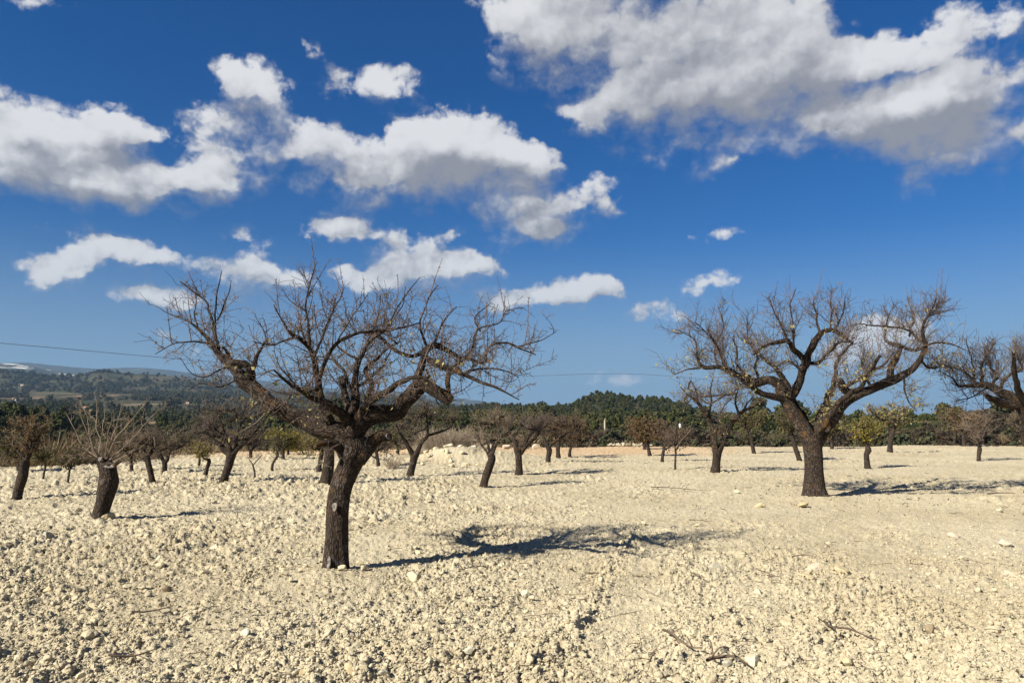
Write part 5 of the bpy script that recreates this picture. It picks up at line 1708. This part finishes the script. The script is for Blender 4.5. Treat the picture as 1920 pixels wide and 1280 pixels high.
scatter('hill_scrub', 'grey green scrub and small trees speckling the far hills', g_scrub, 32000, -460, 1150, 420, 1700, lambda d, rng: 2.6 + d * 0.0016, dens_far, 42, 2, M_SCRUB, 0.1)
scatter('valley_scrub', 'low brown green bushes over the ground beyond the field edge', g_scrub, 4600, -460, 2380, 28, 150, lambda d, rng: 0.55 + d * 0.006, lambda px, d, x, rng: np.clip(0.45 + fbm(x / 9, d / 9, 3, 421) + np.where(px > 1040, 0.3, 0), 0, 1), 43, 2, M_SCRUB)
scatter('dry_grass', 'dry brown grass and stalks beyond the field edge', g_tuft, 19000, -460, 2380, 26, 130, lambda d, rng: 0.34 + d * 0.004, lambda px, d, x, rng: np.clip(0.6 + fbm(x / 6, d / 6, 3, 431), 0, 1) * np.where(px > 1040, 0.15, 1), 44, 2, M_DRY, power=2)


M_MOUND = make_pine_mat('mound_scrub_leaves', (0.022, 0.018, 0.013), (0.036, 0.028, 0.018), (0.060, 0.046, 0.028), (0.075, 0.052, 0.032))
b, _ = crown_buf(352, 7, 420, 0.075, 0.85)
MOUND_BUSH = b.make('shrub', M_MOUND, None, (0, 0, 0), False)
g_mound = source_group('mound_sources', [MOUND_BUSH])
scatter('mound_scrub', 'dark brown scrub covering the mound behind the right end of the field', g_mound, 3200, 1040, 2300, 52, 98, lambda d, rng: 0.75 + 0 * d, lambda px, d, x, rng: np.clip(np.where(px > 1740, 0.95, 0.45), 0, 1), 45, 1, M_MOUND)


def rim_cover():
    """a fringe of stalks, bushes and stones right along the field edge"""
    rng = np.random.default_rng(77)
    n = 3300
    px = rng.uniform(-460, 2380, n)
    u = (px - 960) / FPX
    d = edge_y(u) + rng.exponential(0.8, n) + 0.15
    z = land_z(u, d)
    keep = rng.random(n) < np.where(px > 1040, 0.12, 1)
    px, u, d, z = px[keep], u[keep], d[keep], z[keep]
    n = len(px)
    s = 0.26 * np.exp(rng.normal(0, .4, n)) + np.where(px < 400, 0.15, 0.06)
    o = point_cloud('edge_stalks', np.stack([u * d, d, z + 0.15], 1), s * 2.0, np.stack([rng.normal(0, .1, n), rng.normal(0, .1, n), rng.uniform(0, 6, n)], 1), rng.integers(0, 2, n), g_tuft, M_DRY)
    tag(o, 'dry stalks fringing the far edge of the ploughed field', 'dry stalks')


rim_cover()


def settle(ob, label, cat, px, dist, s, kind=None):
    p = land_at(px, dist)
    ob.location, ob.scale = p, (s, s, s)
    tag(ob, label, cat)


settle(SHRUB_A, 'rounded green bush just beyond the far edge, behind the dry broom', 'bush', 870, 46, 1.5)
settle(SHRUB_B, 'dark low bush beyond the field edge, right of the pale boulders', 'bush', 1012, 52, 1.4)
settle(MOUND_BUSH, 'dark brown bush at the foot of the mound by the right edge', 'bush', 1905, 54, 0.9)
settle(TUFT_A, 'tall brown grass tuft beyond the field edge at far left', 'grass tuft', 160, 31, 0.8)
settle(TUFT_B, 'brown grass tuft below the dark pines behind the thin pole', 'grass tuft', 1440, 52, 0.8)

# leafy almond trees of the lower field: one of each look, then copies
LOWER = ('brown leafed almond tree in the lower plot beyond the field edge', 'almond trees of the lower plot')
lower = []
for k, (lf, nl) in enumerate([('olive', 900), ('brown', 800), ('rust', 850)]):
    q = Tree('almond_tree', (380, 884), LOWER[0], LOWER[1], 500 + k)
    q.limb([(380, 885, 7), (380, 872, 7), (381, 860, 7)], 'trunk', lump=0.1, src=False, sides=8)
    q.fill((381, 838), (36, 24), 8, (381, 862), 4.5)
    q.twigs(120, 420, 0, (0.25, 0.7), (0.1, 0.32), (0.006, 0.0035), 0.6, (381, 838), 0.3, lf, nl, 0.075)
    lower.append(q.root)
rng_l = random.Random(8)
for k, (px, dist, s) in enumerate([(20, 38, 1.15), (75, 40, 1.1), (112, 35, 0.95), (150, 38, 1.2), (176, 44, 1.2), (212, 37, 1.0), (228, 48, 1.25), (262, 42, 1.1), (292, 52, 1.25), (325, 45, 1.1), (352, 56, 1.3), (392, 52, 1.2), (440, 58, 1.3),
                                   (490, 54, 1.2), (560, 58, 1.2), (640, 60, 1.3), (695, 56, 1.2), (735, 60, 1.2), (-20, 44, 1.2), (1290, 58, 1.1), (1385, 57, 1.1), (1450, 56, 1.15), (1525, 60, 1.2), (1590, 58, 1.1), (1700, 60, 1.1), (1750, 57, 1.1), (1345, 62, 1.2), (1128, 60, 1.0)]):
    p = land_at(px, dist)
    if k < 3:
        r = lower[k]
        r.location, r.scale, r.rotation_euler = p, (s, s, s), (0, 0, rng_l.uniform(0, 6.28))
    else:
        lab = LOWER if px < 1000 else ('brown leafed almond tree among dark pines behind the right part of the field', 'almond trees among the pines')
        copy_tree(lower[rng_l.randrange(3)], p, (s, s, s), rng_l.uniform(0, 6.28), *lab)


# ------------------------------------------------------------------ dry broom on the stone heap
def broom(px, py, h, spread, n, label, seed, width=0.006):
    x, y = px_to_ground(px, py)
    z = gz(x, y)
    rng = np.random.default_rng(seed)
    a = rng.uniform(0, 6.28, n)
    lean = spread * rng.random(n) ** 0.6
    L = h * rng.uniform(0.55, 1.12, n)
    K = 5
    P = np.zeros((n, K, 3))
    r0 = 0.28 * h * rng.random(n) ** 0.5
    P[:, 0] = np.stack([np.cos(a) * r0, np.sin(a) * r0 * 0.8, np.zeros(n) - 0.05], 1)
    d = unit(np.stack([np.cos(a) * lean, np.sin(a) * lean, np.ones(n)], 1))
    for k in range(1, K):
        d = unit(d + rng.normal(size=(n, 3)) * 0.10 + np.stack([np.cos(a), np.sin(a), 0 * a], 1) * 0.06)
        P[:, k] = P[:, k - 1] + d * (L / (K - 1))[:, None]
    root = empty('dry_broom', (x, y, z), label, 'bush')
    org = np.array([x, y, z])
    b = Buf()
    tubes(b, P + org, np.full(n, width), np.full(n, width * 0.5), 3)
    o = b.make('stalks', M_BROOM, root, org, True, 'stuff')
    q = sprout(rng, along(P + org, 0.3, 1.0), n * 2, h * 0.10, h * 0.28, 0.7, 0.7, 0.2, 0.1, 3)
    b = Buf()
    tubes(b, q, np.full(len(q), width * 0.7), np.full(len(q), width * 0.4), 3)
    b.make('fine_stalks', M_BROOM, root, org, True, 'stuff')


broom(822, 862, 1.2, 0.55, 620, 'big pale dry broom clump on the stone heap, left half', 5)
broom(856, 862, 1.1, 0.6, 520, 'pale dry broom clump over the dark hollow of the stone heap', 6)
broom(892, 852, 0.75, 0.6, 300, 'smaller dry broom clump at the right end of the stone heap', 7)
broom(738, 880, 0.55, 0.5, 120, 'small wispy dry tuft left of the V forked tree', 8, 0.005)
broom(790, 858, 0.7, 0.6, 220, 'low dry broom tuft behind the V forked tree', 9)


# ------------------------------------------------------------------ stones, boulders, sticks
import bmesh


def rock_mesh(name, seed, sub=2, cuts=9, flat=0.7, mat=None):
    rng = random.Random(seed)
    bm = bmesh.new()
    bmesh.ops.create_icosphere(bm, subdivisions=sub, radius=1)
    planes = [(Vector((rng.gauss(0, 1), rng.gauss(0, 1), rng.gauss(0, .8))).normalized(), rng.uniform(.45, .74)) for _ in range(cuts)]
    for v in bm.verts:
        c = v.co.copy()
        for n, t in planes:
            o = c.dot(n) - t
            if o > 0:
                c -= n * o * 0.95
        j = Vector((math.sin(c.x * 7 + seed) + math.sin(c.y * 9), math.sin(c.y * 8 + seed * 2), math.sin(c.z * 9 + seed))) * 0.018
        v.co = (c + j) * 1.25
        v.co.z *= flat
    me = bpy.data.meshes.new(name)
    bm.to_mesh(me)
    bm.free()
    me.materials.append(mat)
    return me


def make_stone(name, a, b_):
    m, w, b = material(name, 0.9, 0.15)
    pos = w.n('ShaderNodeNewGeometry').outputs['Position']
    c = w.mix(w.step(w.noise(pos, 18, 5, 0.65), 0.35, 0.65), a, b_)
    w.put(b.inputs['Base Color'], c)
    bump(w, b, w.noise(pos, 55, 5, 0.7), 0.6, 0.01)
    return m


M_STONE = {'cream': make_stone('cream_stone', (0.418, 0.369, 0.258), (0.361, 0.312, 0.209)), 'white': make_stone('white_stone', (0.476, 0.435, 0.328), (0.410, 0.369, 0.271)), 'grey': make_stone('grey_stone', (0.271, 0.254, 0.197), (0.344, 0.320, 0.246)),
           'pink': make_stone('pinkish_stone', (0.361, 0.295, 0.221), (0.426, 0.353, 0.262)), 'brown': make_stone('brown_stone', (0.197, 0.156, 0.102), (0.271, 0.213, 0.139)), 'tan': make_stone('tan_stone', (0.353, 0.283, 0.168), (0.410, 0.344, 0.217))}
ROCKS = {k: [rock_mesh('stone', 10 * i + s, 3 if k != 'cream' else 2, 9, 0.62 + 0.06 * (s % 3), m) for s in range(5)] for i, (k, m) in enumerate(M_STONE.items())}


def stone(px, py, wpx, col, label=None, seed=0, flat=1.0, group=None, name='stone', cat='stone'):
    rng = random.Random(seed * 31 + int(px))
    x, y = px_to_ground(px, py)
    s = wpx / FPX * y / 2 * 0.80
    o = bpy.data.objects.new(name, rng.choice(ROCKS[col]))
    COL.objects.link(o)
    o.location = (x, y, gz(x, y) + s * 0.30 + 0.02)
    o.scale = (s, s * rng.uniform(.75, 1.0), s * flat * rng.uniform(0.85, 1.1))
    o.rotation_euler = (rng.uniform(-.25, .25), rng.uniform(-.25, .25), rng.uniform(0, 6.28))
    tag(o, label, cat, group)


NAMED = [
    (88, 1006, 26, 'grey', 'grey blocky stone alone at the left edge, below the leaning trunk', 1), (12, 1024, 26, 'brown', 'brownish stone touching the left edge of the view', 1),
    (200, 974, 34, 'tan', 'flat tan slab at the foot of the pollarded tree', .6), (776, 1086, 32, 'cream', 'big cream stone with dark shaded side, right of the gnarled trunk', 1.2),
    (655, 1260, 36, 'tan', 'round tan stone at the bottom edge, left of centre', 1.1), (570, 1264, 26, 'tan', 'tan pebble near the bottom edge, left of the round stone', .8),
    (164, 1198, 30, 'cream', 'bright cream cube shaped stone, lower left', 1.1), (66, 1174, 28, 'brown', 'dark brown stone, lower left beside the cream cube', 1), (404, 1030, 26, 'white', 'white stone between the pollarded and gnarled trees', .9),
    (460, 1190, 26, 'white', 'white angular stone, lower left below the gnarled trunk', 1), (310, 1106, 24, 'brown', 'brown stone left of the gnarled trunk foot', 1), (92, 1106, 24, 'tan', 'tan triangular stone at left, above the dark brown stone', 1),
    (1342, 1070, 28, 'grey', 'dark grey upright stone below the tall V shaped tree', 1.3), (1530, 1070, 38, 'pink', 'broad pinkish flat stone, largest of the three below the broad tree', .7), (1514, 1084, 26, 'tan', 'small flat stone in front of the broad pinkish one', .7),
    (1576, 1074, 34, 'tan', 'tan stone with black shadow right of the broad pinkish one', .9), (1884, 1020, 26, 'white', 'white wedge shaped stone near the right edge', 1), (1786, 1004, 30, 'pink', 'flat pinkish stone at right, left of the white wedge', .6),
    (1422, 1112, 22, 'cream', 'pale stone right of centre foreground', .7), (986, 1116, 24, 'white', 'white flat stone in the centre foreground', .8), (1620, 1110, 22, 'grey', 'grey pointed stone below the tan shadowed stone', 1.3),
    (1412, 1244, 40, 'white', 'large white flat stone at bottom right beside the forked stick', .7), (1364, 1248, 26, 'grey', 'grey stone under the forked stick, bottom right', .9), (1588, 1244, 32, 'tan', 'long tan stone near the bottom right', .7), (1468, 1250, 24, 'pink', 'small pinkish stone between white and tan stones at bottom right', .9),
    (1742, 1182, 22, 'brown', 'small upright brown stone, lower right', 1.4), (1888, 1078, 34, 'pink', 'flat brownish pink stone at the right edge', .6), (1504, 944, 26, 'tan', 'orange tinted stone in front of the broad trunk', .7), (1426, 946, 24, 'tan', 'tan pebble left of the broad trunk', .7),
    (582, 1232, 24, 'tan', 'tan stone above the bottom edge, left of centre', .8), (300, 1062, 20, 'cream', 'cream stone midway between pollarded and gnarled tree feet', 1), (720, 1262, 22, 'grey', 'grey stone right of the round tan stone', .9), (880, 1222, 26, 'white', 'white stone at the bottom, centre left', .7), (790, 1232, 22, 'brown', 'dark stone at the bottom between the grey and white stones', 1),
]
for k, (px, py, wp, col, lab, fl) in enumerate(NAMED):
    stone(px, py, wp, col, lab, k, fl)
rs = random.Random(19)
GSTONE = ('fist sized cream stone lying loose on the ploughed field', 'loose cream stones on the ploughed field')
for k in range(215):
    px = rs.uniform(-20, 1940) if rs.random() < 0.45 else rs.uniform(-20, 1000)
    py = 905 + 380 * rs.random() ** 0.7
    stone(px, py, rs.uniform(11, 19), 'cream', GSTONE[0], k, rs.uniform(.7, 1.1), GSTONE[1])
GHEAP = ('pale stone of the heap under the dry broom', 'stones of the heap under the dry broom')
for k in range(34):
    stone(rs.gauss(846, 34), rs.uniform(853, 881), rs.uniform(9, 17), rs.choice(['cream', 'white', 'cream', 'tan']), GHEAP[0], k, rs.uniform(.8, 1.2), GHEAP[1])
for k, (px, py, wp, lab) in enumerate([(916, 844, 30, 'pale pinkish boulder behind the cut leaning trunk at the field edge'), (948, 843, 24, 'middle pale boulder at the field edge left of the sturdy V forked tree'), (985, 843, 24, 'pale boulder framed by the fork of the sturdy almond'), (1006, 843, 20, 'rightmost pale boulder at the far field edge')]):
    stone(px, py, wp, 'pink', lab, k + 5, 1.1, None, 'boulder', 'boulder')
for k in range(16):
    stone(1142 + k * 5.2 + rs.uniform(-2, 2), 836.6 + rs.uniform(-.4, .4), rs.uniform(7, 13), rs.choice(['cream', 'pink', 'white']), 'pale rubble stone in the row at the far edge beside the utility pole', k, .9, 'row of rubble by the utility pole')


def stick(pts, r, label, seed, twigs=3):
    rng = np.random.default_rng(seed)
    P = []
    for px, py in pts:
        x, y = px_to_ground(px, py)
        P.append((x, y, gz(x, y) + 0.055 + rng.uniform(0, 0.03)))
    c = np.array(P).mean(0)
    P, rr = smooth_line(P, np.linspace(r, r * 0.45, len(P)), 0.03)
    L = np.linspace(0, 6, len(P))
    P[:, 1] += vnoise(L + seed, 0 * L, 3) * 0.02
    P[:, 0] += vnoise(L + seed + 40, 0 * L, 3) * 0.012
    b = Buf()
    tube(b, P, rr, 7, 0.12, seed)
    T = limb_src(P, rr, 9)
    q = sprout(rng, T, twigs, 0.06, 0.2, 0.05, 1.0, 0.2, 0, 4)
    q[:, :, 2] = np.clip(q[:, :, 2], P[:, 2].mean() - 0.03, P[:, 2].mean() + 0.09)
    tubes(b, q, np.full(len(q), r * 0.5), np.full(len(q), r * 0.25), 4)
    o = b.make('stick', M_DEAD, None, c)
    o.location = c
    tag(o, label, 'stick')


M_DEAD = make_bark('dead_twig', (0.128, 0.093, 0.068), (0.072, 0.053, 0.039), None, 0, True)
stick([(1246, 1194), (1266, 1208), (1290, 1222), (1318, 1234)], 0.010, 'thin dark stick slanting down towards the forked stick, bottom right', 1)
stick([(1330, 1252), (1352, 1243), (1376, 1248), (1402, 1256)], 0.013, 'dark forked stick beside the large white stone, bottom right', 2, 5)
stick([(1548, 1172), (1556, 1184), (1590, 1194), (1620, 1203), (1652, 1210)], 0.010, 'long bent twig with raised end, lower right', 3)
stick([(1852, 931), (1880, 929), (1904, 931)], 0.014, 'stick lying at the right edge beyond the shadow of the broad tree', 4, 2)
stick([(1290, 981), (1310, 982), (1332, 983)], 0.008, 'thin straight twig left of the broad tree', 5, 1)
stick([(1220, 916), (1252, 917), (1290, 920), (1330, 923)], 0.012, 'long dark prunings lying left of the broad tree trunk', 6, 6)
stick([(860, 1078), (885, 1074), (915, 1070)], 0.007, 'thin pale twig below the shadow of the gnarled tree', 7, 1)
stick([(1485, 1050), (1510, 1049), (1528, 1051)], 0.008, 'short twig above the broad pinkish stone', 8, 1)
stick([(245, 1162), (280, 1156), (320, 1150)], 0.008, 'thin twig in the lower left rubble', 9, 2)
stick([(205, 1246), (250, 1241), (292, 1234)], 0.010, 'dark brittle stick at the bottom left', 10, 4)
stick([(1290, 1080), (1302, 1084), (1318, 1092)], 0.008, 'small twig left of the dark grey upright stone', 11, 1)
stick([(1440, 1086), (1460, 1092)], 0.007, 'tiny twig left of the three stones below the broad tree', 12, 1)
stick([(1218, 1256), (1226, 1240), (1222, 1248)], 0.006, 'short stub of twig standing at the bottom, right of centre', 13, 1)
stick([(730, 876), (760, 875), (812, 872)], 0.014, 'dark prunings in front of the V forked tree', 14, 5)


def litter():
    rng = np.random.default_rng(23)
    n = 420
    phi = rng.uniform(-R(37), R(37), n)
    py = 800 + rng.power(1.4, n) * 520
    d = CAM_H * FPX / (py - 790)
    ok = d < edge_y(np.tan(phi)) - 1
    x, y = (d * np.tan(phi))[ok], d[ok]
    z = ground_z(x, y) + 0.02
    a = rng.uniform(0, 6.28, len(x))
    L = rng.uniform(0.06, 0.26, len(x))
    P = np.zeros((len(x), 4, 3))
    dr = np.stack([np.cos(a), np.sin(a), rng.uniform(-.05, .2, len(x))], 1)
    for k in range(4):
        P[:, k] = np.stack([x, y, z], 1) + dr * (L * k / 3)[:, None] + rng.normal(size=(len(x), 3)) * 0.008
    b = Buf()
    r = np.maximum(0.0035, y * 0.0005)
    tubes(b, P, r, r * 0.6, 3)
    o = b.make('twig_litter', M_DEAD, None, (0, 0, 0), True, 'stuff')
    tag(o, 'tiny broken twigs strewn over the ploughed field', 'twigs')


litter()


def fallen_leaves():
    """a thin litter of curled leaves round the two big trees and along the furrows"""
    rng = np.random.default_rng(29)
    xs, ys = [], []
    for cx, cy, sd, n in ((-1.2, 8.3, 1.3, 420), (7.2, 16.4, 1.9, 420), (-6.3, 12.3, 0.9, 120), (1.5, 9, 3.5, 260)):
        xs.append(rng.normal(cx, sd, n))
        ys.append(rng.normal(cy, sd, n))
    x, y = np.concatenate(xs), np.concatenate(ys)
    ok = (y > 3) & (y < 25)
    x, y = x[ok], y[ok]
    p = np.stack([x, y, ground_z(x, y) + 0.012], 1)
    b = Buf()
    leaves(b, rng, (p, np.tile([1.0, 0, 0], (len(p), 1)), np.ones(len(p))), len(p), 0.04, 0.0)
    o = b.make('fallen_leaves', LEAF['brown'], None, (0, 0, 0), False, 'stuff')
    tag(o, 'dry curled leaves lying under the big trees', 'leaf litter')


fallen_leaves()


# ------------------------------------------------------------------ poles, cable, farmhouses
def make_concrete():
    m, w, b = material('weathered_concrete', 0.85, 0.2)
    pos = w.n('ShaderNodeNewGeometry').outputs['Position']
    w.put(b.inputs['Base Color'], w.mix(w.noise(pos, 3, 4, 0.6), (0.28, 0.255, 0.215), (0.38, 0.355, 0.305)))
    return m


M_CONC = make_concrete()


def pole(px, top, dist, wpx, label):
    p = land_at(px, dist)
    zt = row_z(top, dist)
    h = zt - p.z
    r = wpx / FPX * dist / 2
    root = empty('utility_pole', p, label, 'pole')
    b = Buf()
    P = np.array([[0, 0, -0.6], [0, 0, 0], [0, 0, h * 0.5], [0, 0, h]])
    tube(b, P, np.array([r * 1.25, r * 1.2, r * 1.05, r * 0.85]), 10, 0, 0)
    b.make('shaft', M_CONC, root, (0, 0, 0))
    b = Buf()
    tube(b, np.array([[0, 0, h - 0.02], [0.02, 0, h + 0.10], [0.05, 0, h + 0.22]]), np.array([r * 0.4, r * 0.5, r * 0.3]), 8)
    b.make('insulator', M_CONC, root, (0, 0, 0))


pole(1132, 788, 72, 3.6, 'pale concrete pole in front of the dark pines on the knoll side')
pole(1390, 796, 66, 2.6, 'thin pale pole behind the tall V shaped almond tree')
pole(1569, 772, 70, 5.0, 'grey green concrete pole right of the broad trunk')

m_cable, w_, b_ = material('black_cable', 0.6, 0.3)
b_.inputs['Base Color'].default_value = (0.10, 0.10, 0.11, 1)
cp = []
for px, py, d in [(-1500, 480, 26), (-420, 606, 40), (-200, 627, 43), (0, 643, 47), (170, 658, 52), (340, 673, 58), (640, 696, 72), (950, 705, 90), (1260, 705, 118), (1500, 738, 210), (1700, 772, 380), (1790, 781, 520)]:
    r = cam_ray(px, py)
    k = d / r.y
    cp.append((r.x * k, d, CAM_H + r.z * k))
P, r = smooth_line(cp, [0.015] * 3 + [0.017, 0.017, 0.016, 0.016, 0.017, 0.02, 0.03, 0.04, 0.05], 6)
bb = Buf()
tube(bb, P, r, 6)
tag(bb.make('power_cable', m_cable, None, (0, 0, 0)), 'thin power cable sagging across the sky behind the trees', 'cable')

m_wall, w_, b_ = material('white_render', 0.9, 0.1)
w_.put(b_.inputs['Base Color'], w_.mix(w_.noise(w_.n('ShaderNodeNewGeometry').outputs['Position'], 0.8, 4), (0.74, 0.71, 0.66), (0.62, 0.59, 0.53)))
m_roof, w_, b_ = material('clay_roof', 0.9, 0.1)
w_.put(b_.inputs['Base Color'], w_.mix(w_.noise(w_.n('ShaderNodeNewGeometry').outputs['Position'], 2, 4), (0.26, 0.14, 0.09), (0.36, 0.22, 0.15)))
for px, py, wp, lab in HOUSES:
    dist, u = land_hit(px, py)
    if not dist:
        continue
    p = Vector((u * dist, dist, float(land_z(u, dist))))
    w2 = wp / FPX * dist / 2
    h, dp = w2 * 0.75, w2 * 0.7
    root = empty('farmhouse', p, lab, 'house')
    V = [(-w2, -dp, -1), (w2, -dp, -1), (w2, dp, -1), (-w2, dp, -1), (-w2, -dp, h), (w2, -dp, h), (w2, dp, h), (-w2, dp, h), (-w2, 0, h + dp * .5), (w2, 0, h + dp * .5)]
    F = [np.array([(0, 1, 5, 4), (1, 2, 6, 5), (2, 3, 7, 6), (3, 0, 4, 7)]), np.array([(4, 8, 7), (5, 6, 9)])]
    new_mesh('wall', np.array(V), F, m_wall, root, None, False)
    e = 0.18 * w2
    V = [(-w2 - e, -dp - e, h - e * .3), (w2 + e, -dp - e, h - e * .3), (w2 + e, 0, h + dp * .5 + .12), (-w2 - e, 0, h + dp * .5 + .12), (-w2 - e, dp + e, h - e * .3), (w2 + e, dp + e, h - e * .3)]
    V += [(x, y, z + 0.2) for x, y, z in V]
    F = np.array([(6, 7, 8, 9), (9, 8, 11, 10), (0, 3, 2, 1), (3, 4, 5, 2), (0, 1, 7, 6), (4, 10, 11, 5), (0, 6, 9, 3), (3, 9, 10, 4), (1, 2, 8, 7), (2, 5, 11, 8)])
    new_mesh('roof', np.array(V), F, m_roof, root, None, False)
    new_mesh('door', np.array([(-.2 * w2, -dp - .06, -.2), (.2 * w2, -dp - .06, -.2), (.2 * w2, -dp - .06, h * .62), (-.2 * w2, -dp - .06, h * .62)]), np.array([(0, 1, 2, 3)]), M_BARK, root, None, False)


# ------------------------------------------------------------------ the air: far hills fade to blue
def haze():
    m = bpy.data.materials.new('haze')
    m.use_nodes = True
    nt = m.node_tree
    nt.nodes.clear()
    q = NT(nt)
    out = q.n('ShaderNodeOutputMaterial')
    v = q.n('ShaderNodeVolumePrincipled')
    v.inputs['Color'].default_value = (0.19, 0.345, 0.575, 1)
    v.inputs['Density'].default_value = HAZE_DENSITY
    v.inputs['Anisotropy'].default_value = 0.0
    nt.links.new(v.outputs[0], out.inputs['Volume'])
    s, lo, hi = 7200.0, HAZE_LOW, HAZE_TOP
    V = [(x, y, z) for z in (lo, hi) for x, y in ((-s, -s), (s, -s), (s, s), (-s, s))]
    F = np.array([(3, 2, 1, 0), (4, 5, 6, 7), (0, 1, 5, 4), (1, 2, 6, 5), (2, 3, 7, 6), (3, 0, 4, 7)])
    new_mesh('haze', np.array(V), F, m, None, None, False, None, 'stuff')['label'] = 'thin blue air over the valley'


HAZE_DENSITY = 0.00015
zs = [v.co.z for v in bpy.data.objects['hills'].data.vertices]
HAZE_LOW, HAZE_TOP = min(zs) - 1.0, max(zs) + 12.0
print('haze', HAZE_LOW, HAZE_TOP)
haze()
